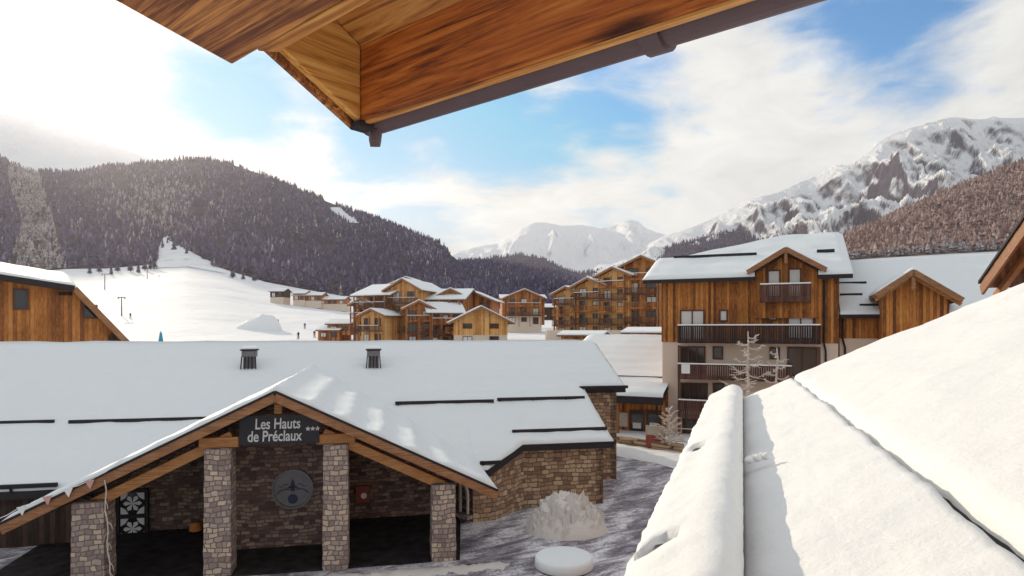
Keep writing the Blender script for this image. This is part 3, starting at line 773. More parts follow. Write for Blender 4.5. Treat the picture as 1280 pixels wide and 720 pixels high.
# carved screen window in the left bay
x0, z0 = A.front(150, 676, 4.5); x1, z1 = A.front(182, 614, 4.5)
w_ = MB(); fw = .1
w_.box(x0-.35, x0-.25, 4.42, 4.58, z0-.1, z1+.1).box(x1, x1+.1, 4.42, 4.58, z0-.1, z1+.1).box(x0-.1, x0, 4.42, 4.58, z0-.1, z1+.1)
zm = (z0+z1)/2
for z in (z0-.1, zm-.05, z1): w_.box(x0-.245, x1-.005, 4.423, 4.58, z, z+.1)
w_ = w_.build('screen_window', M['dark'], lodge)
MB().box(x0-.3, x1+.05, 4.50, 4.58, z0-.05, z1+.05).build('pane', M['glass'], w_)
for zb, zt in ((z0, zm-.05), (zm+.05, z1)):
    o_ = MB(); cx, cz = (x0+x1)/2, (zb+zt)/2; hw, hh = (x1-x0)/2*.92, (zt-zb)/2*.92
    for sx in (-1, 1):
        for sz in (-1, 1):
            q = [(cx+sx*hw, 4.485, cz+sz*hh), (cx+sx*hw*.35, 4.485, cz+sz*hh), (cx+sx*hw*.6, 4.485, cz+sz*hh*.55), (cx+sx*hw, 4.485, cz+sz*hh*.3)]
            o_.prism(q, (0,-.03,0))
    for k in range(6):
        a = k*math.pi/3; b = a + .5
        o_.prism([(cx, 4.485, cz), (cx+hw*.62*math.cos(a-.35), 4.485, cz+hh*.62*math.sin(a-.35)), (cx+hw*.8*math.cos(a), 4.485, cz+hh*.8*math.sin(a)), (cx+hw*.62*math.cos(a+.35), 4.485, cz+hh*.62*math.sin(a+.35))], (0,-.025,0))
    o_.build('carved_ornament', M['white'], w_)
# dark swept floor of the porch
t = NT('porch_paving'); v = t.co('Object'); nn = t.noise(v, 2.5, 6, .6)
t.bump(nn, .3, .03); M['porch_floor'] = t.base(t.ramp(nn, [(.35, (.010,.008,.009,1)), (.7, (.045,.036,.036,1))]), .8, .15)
pts = [(-6.5,-.45),(7.1,-.35),(7.6,3.6),(7.4,4.8),(-6.5,4.8)]
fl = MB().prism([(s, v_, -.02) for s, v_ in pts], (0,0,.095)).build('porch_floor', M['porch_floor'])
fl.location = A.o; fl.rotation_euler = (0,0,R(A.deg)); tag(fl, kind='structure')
# a low snow ridge swept up along the porch edge
sb = MB(); n = 90
for i in range(n):
    q = -2.6 + i*.125; c0_ = -1.15 + .22*fb(q*.8, 2, 2); w0 = max(.03, .30+.38*fb(q*1.3, 5, 5)+.16*fb(q*5, 1, 5)) if 1 < i < n-2 else .02
    for j, (o_, h_) in enumerate([(-1,-.03),(-.7,.03),(-.2,.075),(.3,.07),(.75,.03),(1,-.03)]):
        sb.v.append((q+.05*fb(q*3, j, 2), c0_+o_*w0*(1+.3*fb(q*4, j*2, 7)), .03+h_*(1+.7*fb(q*3, j*.8, 1))))
for i in range(n-1):
    for j in range(5): sb.f.append((i*6+j, (i+1)*6+j, (i+1)*6+j+1, i*6+j+1))
o = sb.build('snow_ridge', M['snow_dirty'], None, smooth=True); o.location = A.o; o.rotation_euler = (0,0,R(A.deg)); tag(o, kind='structure')

# roof vents by the ridge
def vent(px, py, label):
    s, v_ = A.slope(px, py, P0+.2, PM); z = zmain(s, v_)+.12
    r_ = empty('roof_vent', A.o + A.ux*s + A.uy*v_ + Vector((0,0,z)), A.deg, label=label, cat='roof vent', group='vents on the lodge roof')
    hood = MB().box(-.30,.30,-.26,.26,.52,.80).build('hood', M['metal'], r_, bevel=.02)
    cap = MB().box(-.36,.36,-.32,.32,.803,.86).build('cap', M['dark'], r_, bevel=.01)
    MB().box(-.33,.33,-.29,.29,.863,.97).build('cap_snow', M['snow_far'], cap, bevel=.04)
    lv = MB()
    for k in range(5): x = -.28 + k*.14; lv.bar((x,-.25,.54),(x*1.15,-.30,-.02),.05,.05,(0,1,0))
    lv.build('louvres', M['dark'], r_); MB().box(-.24,.24,-.18,.24,-.3,.515).build('shaft', M['metal'], r_)
vent(312, 458, 'louvred grey roof vent on the lodge ridge right above the porch apex')
vent(467, 457, 'louvred grey roof vent on the lodge ridge nearer the timber hotel')

# the sign, round plaque and small things at the porch
x0, z0 = A.front(299, 557, -.25); x1, z1 = A.front(399, 517, -.25)
sg = empty('entrance_sign', A.o + A.ux*((x0+x1)/2) + A.uy*(-.25) + Vector((0,0,z0)), A.deg, label='dark sign board with white lettering hung between the two middle porch pillars', cat='sign')
hw, hh = (x1-x0)/2, z1-z0
MB().box(-hw, hw, -.03, .05, 0, hh).build('board', M['sign'], sg, bevel=.008)
MB().box(-hw*.8, -hw*.76, -.01, .02, hh+.002, hh+.35).build('hanger', M['dark'], sg); MB().box(hw*.76, hw*.8, -.01, .02, hh+.002, hh+.35).build('hanger', M['dark'], sg)
def lettering(txt, size, x, z, sx, parent, mat, shear=.0, extr=.008, y=-.034, name='lettering', off=.006):
    cu = bpy.data.curves.new(name, 'FONT'); cu.body = txt; cu.size = size; cu.extrude = extr; cu.align_x = 'CENTER'; cu.shear = shear; cu.offset = off
    ob = bpy.data.objects.new(name, cu); COL.objects.link(ob)
    dg = bpy.context.evaluated_depsgraph_get(); me = bpy.data.meshes.new_from_object(ob.evaluated_get(dg))
    bpy.data.objects.remove(ob)
    me.transform(Matrix.Translation((x, y, z)) @ Matrix.Diagonal((sx, 1, 1, 1)) @ Matrix.Rotation(R(90), 4, 'X'))
    me.materials.clear(); me.materials.append(mat)
    o = bpy.data.objects.new(name, me); COL.objects.link(o); o.parent = parent; return o
lettering('Les Hauts', .45, -.05, hh*.535, .72, sg, M['letter'], .06)
lettering('de Préclaux', .45, -.14, hh*.12, .72, sg, M['letter'], .06)
for k in range(3):
    st = MB(); P_ = []
    for q in range(10):
        a = math.pi/2 + q*math.pi/5; rr = .080 if q % 2 == 0 else .034
        P_.append((hw*.84+(k-1)*.14 + rr*math.cos(a), -.034, hh*.50 + rr*math.sin(a)))
    st.prism(P_, (0,-.012,0)).build('star', M['letter'], sg)
cx_, cz_ = A.front(366, 611, 1.82)
pq = empty('round_plaque', A.o + A.ux*cx_ + A.uy*1.86 + Vector((0,0,cz_)), A.deg, label='round pale plaque with a dark emblem on the stone entrance wall', cat='plaque')
rx = Matrix.Rotation(R(90), 4, 'X')
MB().lathe([(.60,-.02),(.66,-.02),(.66,.10),(.60,.10),(.585,.05)], n=48).xf(rx).build('rim', M['metal'], pq, smooth=False)
MB().lathe([(.60,-.02),(.60,.045)], n=48).xf(rx).build('disc', M['plaque'], pq)
em = MB(); y_ = -.05
def flat(pts): em.prism([(a, y_, b) for a, b in pts], (0,-.015,0))
flat([(0,.34),(.05,.22),(.085,.05),(.06,-.08),(-.06,-.08),(-.085,.05),(-.05,.22)])
flat([(-.20,.02),(-.10,.10),(.10,.10),(.20,.02),(.10,.03),(-.10,.03)])
for sx in (-1, 1):
    arc = [(sx*(.1+.4*math.sin(a)), -.02-.14*(1-math.cos(a*1.3))*1.4+.10*math.sin(a)) for a in np.linspace(0, 1.35, 9)]
    for (a, b) in zip(arc[:-1], arc[1:]): em.bar((a[0], y_-.008, a[1]), (b[0], y_-.008, b[1]), .035, .014, (0,1,0))
    arc = [(sx*(.14+.30*k/6), .12+.05*math.sin(k)) for k in range(7)]
    for (a, b) in zip(arc[:-1], arc[1:]): em.bar((a[0], y_-.008, a[1]), (b[0], y_-.008, b[1]), .02, .012, (0,1,0))
em.build('emblem', M['ink'], pq)
MB().lathe([(.16,.045),(.16,.062)], c=(0,0,0), n=24).xf(Matrix.Translation((0,0,-.33)) @ rx).build('lower_disc', M['ink'], pq)
# pennants along the left barge board
bt = fempty('pennant_string', A, label='string of small white and pink pennants along the left porch barge board', cat='bunting')
prev = None; cord = MB(); pts = []
for k, (px, py, mt) in enumerate([(27,640,'white'),(59,627,'pink'),(85,617,'white'),(112,607,'pink')]):
    s, z = A.front(px, py, -.80); pts.append((s, z+.12))
    MB().prism([(s-.12,-.80,z+.13),(s+.12,-.80,z+.16),(s+.02,-.80,z-.10)], (0,-.012,0)).build('pennant', M[mt], bt)
for (a, b) in zip([(pts[0][0]-.7, pts[0][1]-.36)]+pts, pts+[(pts[-1][0]+.8, pts[-1][1]+.5)]): cord.tube([(a[0],-.795,a[1]+.03),((a[0]+b[0])/2,-.795,(a[1]+b[1])/2-.01),(b[0],-.795,b[1]+.03)], .011, 5)
cord.build('cord', M['white'], bt)
# hanging frosted strand by the left pillar
s0_, zt_ = A.front(131, 600, -.75); s1_, zb_ = A.front(137, 716, -.75)
hs = fempty('hanging_strand', A, label='thin pale strand with short twigs hanging in front of the left porch pillar', cat='garland')
mb = MB(); P_ = [(s0_+(s1_-s0_)*k/9+.03*math.sin(k*1.7), -.76, zt_+(zb_-zt_)*k/9) for k in range(10)]
mb.tube(P_, .016, 6)
for k in range(2, 10):
    for j in range(2):
        a = random.uniform(-1, 1); p = P_[k]
        mb.tube([p, (p[0]+.12*a, p[1]+.03*(j-.5), p[2]-.10), (p[0]+.17*a, p[1]+.05*(j-.5), p[2]-.24)], [.011,.009,.004], 5)
mb.build('strand', M['frost'], hs)
# orange pot on a bracket, red box
s, z = A.front(245, 662, 4.35)
pt = empty('orange_pot', A.o + A.ux*s + A.uy*4.32 + Vector((0,0,z-.2)), A.deg, label='small orange pot standing on a ledge against the left stone wall of the porch', cat='pot')
MB().lathe([(.10,0),(.17,.05),(.22,.2),(.20,.34),(.14,.42),(.16,.46)], n=20).build('bowl', M['orange'], pt, smooth=True)
MB().box(-.3,.3,-.2,.28,-.08,-.005).build('ledge', M['wood_dark'], pt)
s, z = A.front(453, 619, 4.35)
rb = empty('red_wall_box', A.o + A.ux*s + A.uy*4.58 + Vector((0,0,z-.3)), A.deg, label='small dark red box with pale round mark on the right porch wall', cat='box')
MB().box(-.26,.26,-.16,.0,0,.62).build('case', M['red'], rb, bevel=.02)
MB().lathe([(.11,0),(.11,.02)], n=20).xf(Matrix.Translation((.05,-.165,.26)) @ rx).build('round_mark', M['plaque'], rb)

# heap of dirty cleared snow against the wing
hx, hy = A.level(706, 650, .0)
V = []; Fc = []; n = 80
px_, py_ = 24.6, 0
c0 = world(706, 668, 7.3*F/(668-410)); mb = MB()
hr = random.Random(12); chunks = []
for k in range(330):
    a_ = hr.uniform(0, 6.283); q = math.sqrt(hr.random()); x = math.cos(a_)*q*1.75; y = math.sin(a_)*q*1.45
    top = 1.2*(1-q**2.8)**.8 + hr.uniform(-.12, .10); chunks.append((x, y, top, hr.uniform(.07, .30)*(1.2-.35*q), (hr.uniform(-.9, .9), hr.uniform(-.9, .9), hr.uniform(0, 6.28))))
n = 130
for j in range(n):
    for i in range(n):
        x = (i/(n-1)-.5)*4.9; y = (j/(n-1)-.5)*4.2
        xw = x + .05*fb(x*4, y*4, 1); yw = y + .05*fb(x*4, y*4, 8)
        r_ = math.hypot(x/1.95, y/1.65); z = 1.1*max(0, 1-r_**2.4)**.8
        for cx_, cy_, ct, cr, cf in chunks:
            d2 = (xw-cx_)**2 + (yw-cy_)**2
            if d2 < cr*cr:
                ddx = (xw-cx_)*math.cos(cf[2])+(yw-cy_)*math.sin(cf[2]); ddy = (yw-cy_)*math.cos(cf[2])-(xw-cx_)*math.sin(cf[2])
                if max(abs(ddx), abs(ddy)*1.3) < cr*.78: z = max(z, ct + cf[0]*ddx + cf[1]*ddy + .06)
        z += (.035*fb(x*5, y*5, 6, 5))*min(1, z*4) - .05
        mb.v.append((x, y, z))
for j in range(n-1):
    for i in range(n-1): mb.f.append((j*n+i, j*n+i+1, (j+1)*n+i+1, (j+1)*n+i))
o = mb.build('snow_heap', M['snow_dirty'], None, smooth=False); o.location = (c0.x+.1, c0.y+.5, 0); o.rotation_euler = (0,0,R(8)); o.scale = (.78,.78,.95)
tag(o, 'heap of grey lumpy cleared snow on the plaza against the stone wing', 'snow heap')
# round table under a thick cap of snow
p = world(705, 706, 17.6); tb = empty('round_table', (p.x, p.y, 0), 0, label='round outdoor table capped with thick snow at the bottom edge of the plaza', cat='table')
MB().lathe([(.72,.70),(.78,.72),(.78,.76),(.72,.765)], n=40).build('tabletop', M['brown_wood'], tb)
MB().lathe([(.32,0),(.30,.05),(.07,.10),(.06,.69)], n=20).build('pedestal', M['dark'], tb)
pf = [(.80,.768)] + [(.80-.08*(1-math.cos(a)), .96+.09*math.sin(a)) for a in np.linspace(0, math.pi/2, 7)] + [(.55,1.075),(.3,1.085),(.1,1.09),(.01,1.09)]
MB().lathe(pf, n=48).build('snow_cap', M['snow_roof'], tb, smooth=True)
# ------------------------------------------------------------------ the near snow-covered roof on the right
H0 = 1.3; AZ = 19.8
N = Frame(0, 0, ZC-H0, -AZ)       # local x = up the roof (q), local y = along the eave (t); z from the eave
near = fempty('near_chalet', N, label='near chalet below the viewpoint whose large sunlit snowy roof fills the lower right corner', cat='chalet')
NP = .47; NE = 12.95
nz_ = lambda q, t: NP*q
rk = MB()
rk.prism([(-.05,1.0,-.16),(7.5,1.0,NP*7.5-.16),(7.5,NE,NP*7.5-.16),(-.05,NE,-.16)], (0,0,-.18))
rk.prism([(7.504,1.0,NP*7.5-.16),(14.5,1.0,NP*.5-.16),(14.5,NE,NP*.5-.16),(7.504,NE,NP*7.5-.16)], (0,0,-.18))
nroof = rk.build('roof', M['dark'], near)
def wob(t): return .905 + (11.75-t)*.0185 + .012*fb(t*1.4, 0, 2) + .012*fb(t*5, 1, 2)
# two snow slabs with the crack between them (roof columns run along t here)
def swap(fn): return lambda a, b: fn(b, a)
Mx = Matrix(((0,1,0,0),(1,0,0,0),(0,0,1,0),(0,0,0,1)))
und1 = lambda t, q: .016*fb(q*1.6, t*.9, 5) + .006*fb(q*7, t*5, 1) - .010*max(0, fb(q*3.1, t*2.3, 9)-.25)
slab('lower_snow', nroof, M['snow_near'], cols(1.0, NE+.05, .09), lambda t: .0, lambda t: wob(t) - .002 - .044*max(0, (9.5-t)/6.5), lambda t, q: NP*q-.155, .13, .05, und1, 'left,right,hi', 30, Mx, .014, 1.0, 3)
slab('upper_snow', nroof, M['snow_near'], cols(1.0, NE+.05, .10), lambda t: wob(t)+.006, lambda t: 7.5, lambda t, q: NP*q-.155, .155, .06, und1, 'lo,left,right', 80, Mx, .016, .8, 11, .45)
slab('upper_snow', nroof, M['snow_near'], cols(1.0, NE+.05, .6), lambda t: 7.5, lambda t: 14.5, lambda t, q: NP*(15-q)-.155, .17, .06, None, 'hi,left,right', 20, Mx, .016, .8, 11, .45)
# snow rolled up on the eave rail
prof = [(-.60,-.20),(-.605,-.10),(-.59,.0),(-.55,.045),(-.48,.085),(-.40,.12),(-.33,.16),(-.26,.205),(-.19,.235),(-.12,.24),(-.06,.22),(-.015,.17),(.005,.10),(.0,.0),(-.01,-.10)]
mb = MB(); ts = cols(1.0, NE-.02, .07); n = len(prof)
holes = [(world(876,560,9.0), .0), ]
def hole(a, t):
    d = 0
    for (ha, ht, ra, rt, dep) in ((-.38, 6.75, .055, .20, .22), (-.44, 3.62, .10, .12, .26)):
        q = ((a-ha)/ra)**2 + ((t-ht-(a-ha)*1.2)/rt)**2
        d += dep*max(0, 1-q)**.35 if q < 1 else 0
    return d
for t_ in ts:
    endr = math.sqrt(max(0, 1-(1-min(1, (NE-.02-t_)/.22))**2)); endr = max(endr, .15)
    for k, (a, h) in enumerate(prof):
        f1 = .022*fb(t_*1.3, k*.25, 3) + .010*fb(t_*6, k*.8, 8)
        hh_ = h*endr + (f1 if 1 < k < n-2 else 0) - hole(a, t_)
        aa = a + (.022*fb(t_*2.1, 4, k*.1) + .012*fb(t_*8, 2, k*.3) if k < n-3 else .004*fb(t_*5, 2, 2))
        mb.v.append((aa, t_, hh_))
for i in range(len(ts)-1):
    for k in range(n-1): mb.f.append((i*n+k, (i+1)*n+k, (i+1)*n+k+1, i*n+k+1))
mb.f.append(tuple(range(n))); mb.f.append(tuple((len(ts)-1)*n+k for k in range(n))[::-1])
mb.build('eave_snow', M['snow_near'], nroof, smooth=True)
gt = MB().box(-.575,-.02,1.0,NE-.2,-.20,-.05).build('gutter', M['gutter'], near)
MB().box(-.47,-.28,1.2,NE-.4,-.048,.055).build('gutter_lip', M['gutter'], gt)
MB().box(-.012,.012,1.0,NE-.15,-.02,.075).build('snow_rail', M['gutter'], near)
MB().box(.5,14.0,1.4,NE-.5,-6.0,-.35).build('wall', M['render'], near)
gb = MB().add([(.5,NE-.51,-.36),(14,NE-.51,-.36),(7.5,NE-.51,3.2)],[(0,1,2)]).build('gable', M['wood_dark'], near)
MB().bar((-.1,NE+.02,-.30),(7.5,NE+.02,NP*7.5-.30),.05,.26).build('barge_board', M['dark'], near)
mb = MB()      # a small lump of fallen snow by the rail
for k in range(5): mb.lathe([(.012,0),(.045-.004*k,.02),(.035,.05),(.008,.07)], (.06+.035*k, 6.05+.03*(k % 2), .10+.01*k), 10)
mb.build('snow_lump', M['snow_near'], nroof, smooth=True)

# ------------------------------------------------------------------ the timber eave above the viewpoint
E = Frame(0, 0, ZC, 50.5)          # local y = along the eave to the left end (e), local x = outward (n)
M['t_purlin'] = timber_mat('purlin_timber', (.05,.014,.010,1), (.20,.062,.020,1), (.58,.25,.07,1), 'y', 1.3, False)
M['t_fascia'] = timber_mat('fascia_timber', (.10,.020,.005,1), (.40,.100,.015,1), (.58,.20,.036,1), 'y', 1.15, True)
M['t_light'] = timber_mat('light_timber', (.28,.10,.02,1), (.60,.28,.065,1), (.76,.44,.14,1), 'x', 1.3, False)
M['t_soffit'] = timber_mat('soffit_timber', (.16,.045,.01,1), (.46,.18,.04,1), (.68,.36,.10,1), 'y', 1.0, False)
eave = fempty('timber_eave', E, label='overhanging timber roof eave with a brown metal gutter along the top of the view', cat='roof eave')
def epl_level(px, py, z):
    x, y = E.level(px, py, ZC+z-0); return x, y
def on_n(px, py, n):      # on the plane local x = n
    d_ = E.ray(px, py); k = n/d_.x; p = d_*k; return p.y, p.z
def on_e(px, py, e):
    d_ = E.ray(px, py); k = e/d_.y; p = d_*k; return p.x, p.z
def on_z(px, py, z):
    d_ = E.ray(px, py); k = z/d_.z; p = d_*k; return p.x, p.y
# purlin board (its cut end shows at the left)
za = .90
c1 = on_z(290, 81, za); c0 = on_z(143, 1, za); c2 = on_z(430, 0, za)
dirx, diry = c2[0]-c1[0], c2[1]-c1[1]; k = 3.4/abs(diry)
poly = [(c0[0],c0[1],za),(c1[0],c1[1],za),(c1[0]+dirx*k,c1[1]+diry*k,za),(c0[0]+dirx*k-.25,c0[1]+diry*k,za)]
MB().prism(poly, (0,0,.075)).build('purlin', M['t_purlin'], eave, bevel=.006)
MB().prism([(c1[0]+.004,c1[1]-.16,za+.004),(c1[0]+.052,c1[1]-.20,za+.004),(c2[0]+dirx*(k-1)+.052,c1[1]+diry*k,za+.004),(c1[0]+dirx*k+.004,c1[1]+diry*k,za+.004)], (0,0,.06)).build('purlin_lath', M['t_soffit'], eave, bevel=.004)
# fascia plank
nF = 1.55; zb = .808; zt = 1.10; eF = 2.04
MB().box(nF, nF+.035, -2.2, eF+.035, zb, zt).build('fascia_board', M['t_fascia'], eave, bevel=.005)
MB().box(nF+.006, nF+.030, -2.2, eF+.02, zb-.010, zb-.001).build('lit_edge_strip', M['t_soffit'], eave)  # added strip whose paler wood stands for light on the fascia's lower edge
# barge board at the end
za1 = .945; n1 = 1.225
P_ = [(nF-.002, eF, zb), (n1-.6, eF, zb+(nF-n1+.6)*.505), (n1-.6, eF, zt+(nF-n1+.6)*.505), (nF-.002, eF, zt)]
MB().prism(P_, (0,.035,0)).build('barge_board', M['t_light'], eave, bevel=.005)
MB().prism([(p[0], p[1]+.036, p[2]-.03+(.0 if i in (0,1) else 0)) for i, p in enumerate(P_)], (0,.02,0)).build('barge_trim', M['t_purlin'], eave, bevel=.004)
# roof boards sloping up behind, roof covering and snow above
for k in range(12):
    a0 = nF+.02 - k*.152; a1 = a0-.148
    MB().prism([(a0,-2.2,zt+.003+(nF-a0)*.5),(a0,eF+.05,zt+.003+(nF-a0)*.5),(a1,eF+.05,zt+.003+(nF-a1)*.5),(a1,-2.2,zt+.003+(nF-a1)*.5)], (0,0,.03)).build('soffit_board', M['t_soffit'], eave, bevel=.004)
MB().prism([(nF+.12,-2.2,zt-.02),(nF+.12,eF+.16,zt-.02),(-1.2,eF+.16,zt+1.36),(-1.2,-2.2,zt+1.36)], (0,0,.05)).xf(Matrix.Translation((0,0,.036))).build('roof_covering', M['dark'], eave)
MB().prism([(nF+.10,-2.2,zt+.07),(nF+.10,eF+.14,zt+.07),(-1.2,eF+.14,zt+1.45),(-1.2,-2.2,zt+1.45)], (0,0,.2)).build('roof_snow', M['snow_near'], eave, bevel=.06)
MB().box(1.0,1.25,-2.4,-2.0,-2.5,1.2).build('post', M['t_soffit'], eave, bevel=.01)
# gutter
g0 = nF+.038; zg = .786; prof_g = []
for k in range(13):
    a = math.pi*k/12; prof_g.append((g0+.065-.065*math.cos(a), zg+.075-.075*math.sin(a)))
inner = [(x*.94+(g0+.065)*.06, z+.008) for x, z in prof_g][::-1]
gt = MB().prism([(x,-2.2,z) for x, z in prof_g+inner], (0,2.2+eF+.07,0)).build('gutter', M['gutter'], eave)
MB().prism([(x,eF+.072,z) for x, z in prof_g], (0,.012,0)).build('end_cap', M['gutter'], gt)
e_, _ = on_n(826, 45, g0+.09)
col_ = [(g0+.065-.082*math.cos(math.pi*k/12), zg+.078-.090*math.sin(math.pi*k/12)) for k in range(13)]
cin = [(g0+.065-.066*math.cos(math.pi*k/12), zg+.078-.076*math.sin(math.pi*k/12)) for k in range(13)][::-1]
MB().prism([(x,e_-.03,z) for x, z in col_+cin], (0,.06,0)).build('gutter_collar', M['gutter'], gt)
e2, _ = on_n(462, 160, g0+.06)
MB().tube([(g0+.05,eF+.02,zg+.01),(g0+.05,eF+.025,zg-.03),(g0+.055,eF+.03,zg-.055)], [.027,.025,.020], 12).build('outlet', M['gutter'], gt)
MB().box(nF-.02,nF+.05,eF-.02,eF+.05,zb-.03,zb-.002).build('corner_clip', M['dark'], eave, bevel=.006)

# ------------------------------------------------------------------ the timber and render apartment chalet on the right
B = Frame((828-CX)/F*45, 45, 0, -24)
apt = fempty('apartment_chalet', B, label='large apartment chalet with brown boarded upper floors over beige rendered lower floors', cat='chalet')
BX = 11.03
zw = B.front(900, 428, 0)[1]; ze = B.front(828, 356, 0)[1]+.15
MB().box(0, BX, 0, 24, -1, zw).build('lower_wall', M['render'], apt)
MB().box(-.05, BX+.05, -.06, 24.05, zw+.003, ze+.2).build('upper_wall', M['wood_front'], apt)
bp = .365; bz0 = ze+.12
zr = lambda s, v: bz0 + bp*(v+1.0)
pt1 = B.slope(842, 324, bz0+bp+.25, bp); pt2 = B.slope(982, 295, bz0+bp+.25, bp); VRB = pt2[1]
def vhi_b(s):
    if s <= pt1[0]: return pt1[1]
    return min(VRB, pt1[1] + (s-pt1[0])/(pt2[0]-pt1[0])*(VRB-pt1[1]))
xl, xr = -1.15, BX+.75
# dormer gable
xa, za_ = B.front(983, 309, -1.35); xL, zL = B.front(934, 342, -1.35); xR, zR = B.front(1033, 331, -1.35)
zE = (zL+zR)/2; hwd = (xR-xL)/2; xa = (xL+xR)/2; dpit = (za_-zE)/hwd
wl, wr = xa-hwd*.80, xa+hwd*.80
zdw = lambda x: za_ - .25 - abs(x-xa)*dpit
vdo = lambda x: (za_-abs(x-xa)*dpit - bz0)/bp - 1.0
W0, W1 = wl-.02, wr+.02
mb = MB().prism([(s, v, zr(s, v)-.2) for s, v in [(xl,-1.0),(W0,-1.0),(W0,vdo(W0)+.3),(xa,vdo(xa)+.3),(W1,vdo(W1)+.3),(W1,-1.0),(xr,-1.0),(xr,VRB),(pt2[0],VRB),(pt1[0],pt1[1]),(xl,pt1[1])]], (0,0,.196))
broof = mb.build('roof', M['dark'], apt)
for p_, q_, ed, fn in ((xl-.03, W0, 'lo,left', lambda s: -1.06), (W0, W1, 'lo', lambda s: vdo(s)+.1), (W1, xr+.03, 'lo,right', lambda s: -1.06)):
    slab('roof_snow', broof, M['snow_roof'], cols(p_, q_, .3), fn, vhi_b, zr, .34, .2, lambda s, v: .02*math.sin(v*2.6), ed, 44, amp=.03, fr=.5)
# rear slopes close the roof
mb = MB().prism([(xr,VRB+.003,zr(0,VRB)-.2),(pt2[0],VRB+.003,zr(0,VRB)-.2),(pt1[0],pt1[1]+.003,zr(0,pt1[1])-.2),(xl,VRB+12,zr(0,VRB)-4.6),(xr,VRB+12,zr(0,VRB)-4.6)], (0,0,.4)); mb.build('rear_roof', M['snow_roof'], apt)
for p_, q_ in ((xl, W0), (W1, xr)):
    MB().box(p_, q_, -1.10, -1.03, bz0-.24, bz0+.02).build('eave_board', M['dark'], apt)
    MB().box(p_+.02, q_-.02, -1.02, -.07, bz0-.12, bz0-.06).build('soffit', M['wood_soffit'], apt)
for q in [(841,325,905,320),(905,320,946,318),(1021,315,1043,313)]:
    a = B.slope(q[0], q[1], bz0+bp+.34, bp); b = B.slope(q[2], q[3], bz0+bp+.34, bp); v = pt1[1]-.1
    MB().box(a[0], b[0], v-.12, v+.05, zr(0,v)+.24, zr(0,v)+.50).build('snow_guard', M['dark'], apt)
MB().prism([(wl,-.30,ze-2.55),(wr,-.30,ze-2.55),(wr,-.30,zdw(wr)),(xa,-.30,zdw(xa)),(wl,-.30,zdw(wl))], (0,5,0)).build('dormer_wall', M['wood_front'], apt)
dr = MB()
vd = lambda x: (za_-abs(x-xa)*dpit - bz0)/bp - 1.0 + .6
for xe in (xL, xR):
    dr.prism([(xe,-1.35,zE-.22),(xa,-1.35,za_-.22),(xa,vd(xa),za_-.22),(xe,vd(xe),zE-.22)], (0,0,.216))
dr = dr.build('dormer_roof', M['wood_soffit'], apt)
for xe in (xL, xR):
    MB().bar((xe,-1.39,zE-.12),(xa,-1.39,za_-.12),.07,.30).build('barge_board', M['rake'], apt)
    MB().bar((xe,-.9,zE-.33),(xa,-.9,za_-.33),.1,.16).build('rafter', M['wood_dark'], apt)
zd = lambda x, v: za_ - abs(x-xa)*dpit
slab('roof_snow', dr, M['snow_roof'], cols(xL-.02, xa, .2), lambda s: -1.38, vd, zd, .15, .12, None, 'lo,left', 12, amp=.015)
slab('roof_snow', dr, M['snow_roof'], cols(xa, xR+.02, .2), lambda s: -1.38, vd, zd, .15, .12, None, 'lo,right', 12, amp=.015)
MB().box(xa-.09, xa+.09, -1.34, -1.2, za_-1.0, za_-.3).build('king_post', M['rake'], apt)
def wpx(px0, py0, px1, py1, y, pm, mull, fm=None, root=apt, fr=B, fw=.10):
    a = fr.front(px0, py1, y); b = fr.front(px1, py0, y)
    return window(root, None, a[0], b[0], a[1], b[1], y, fm, pm, mull, fw)
wpx(850,387,881,428,-.06,M['curtain'],1); wpx(899,387,910,402,-.06,M['curtain'],0); wpx(960,385,972,401,-.06,M['curtain'],0); wpx(984,384,1018,424,-.06,M['curtain'],1)
wpx(959,337,976,372,-.30,M['curtain'],0); wpx(985,335,1002,372,-.30,M['curtain'],0)
wpx(850,433,882,469,0,M['glass_warm'],2,M['frame']); wpx(891,433,904,449,0,M['glass_warm'],0); wpx(962,434,975,449,0,M['glass_warm'],0); wpx(984,434,1022,470,0,M['glass_warm'],1)
wpx(851,479,885,512,0,M['glass_warm'],2); wpx(891,479,906,496,0,M['glass_warm'],0)
wpx(853,524,884,548,0,M['glass_warm'],1)
def bal(px0, px1, pyt, pyb, y, dep, mat, **k):
    x0 = B.front(px0, pyt, y-dep)[0]; x1, zt = B.front(px1, pyt, y-dep); zb_ = B.front(px0, pyb, y-dep)[1]; zt = B.front(px0, pyt, y-dep)[1]
    return balcony(apt, None, x0, x1, zb_+.12, y, dep, zt-zb_-.12, mat, **k)
bal(847,1026,407,428,-.06,1.2,M['dark_wood']); bal(950,1014,356,377,-.30,.9,M['brown_wood'])
bal(847,990,455,473,0,1.2,M['brown_wood']); bal(848,935,500,522,0,1.2,M['brown_wood'])
x, z = B.front(857, 461, -1.3); tag(MB().box(x-.28,x+.28,-1.30,-1.26,z-.32,z+.3).build('towel', M['white'], None), 'white cloth hung over the lower left balcony rail of the apartment chalet', 'cloth')
o = bpy.data.objects['towel']; o.location = B.o; o.rotation_euler = (0,0,R(-24))
for px in (1030,): 
    x, z = B.front(px, 350, -.12); MB().tube([(x,-.13,ze-.1),(x,-.13,zw),(x+.1,-.10,zw-.5),(x+.1,-.10,-.5)], .06, 8).build('downpipe', M['dark'], apt)
# corner posts under the long balcony, beams
for px in (849, 1024):
    x, z = B.front(px, 440, -1.0); MB().box(x-.08,x+.08,-1.1,-.94,-.5,zw-.2).build('post', M['brown_wood'], apt)

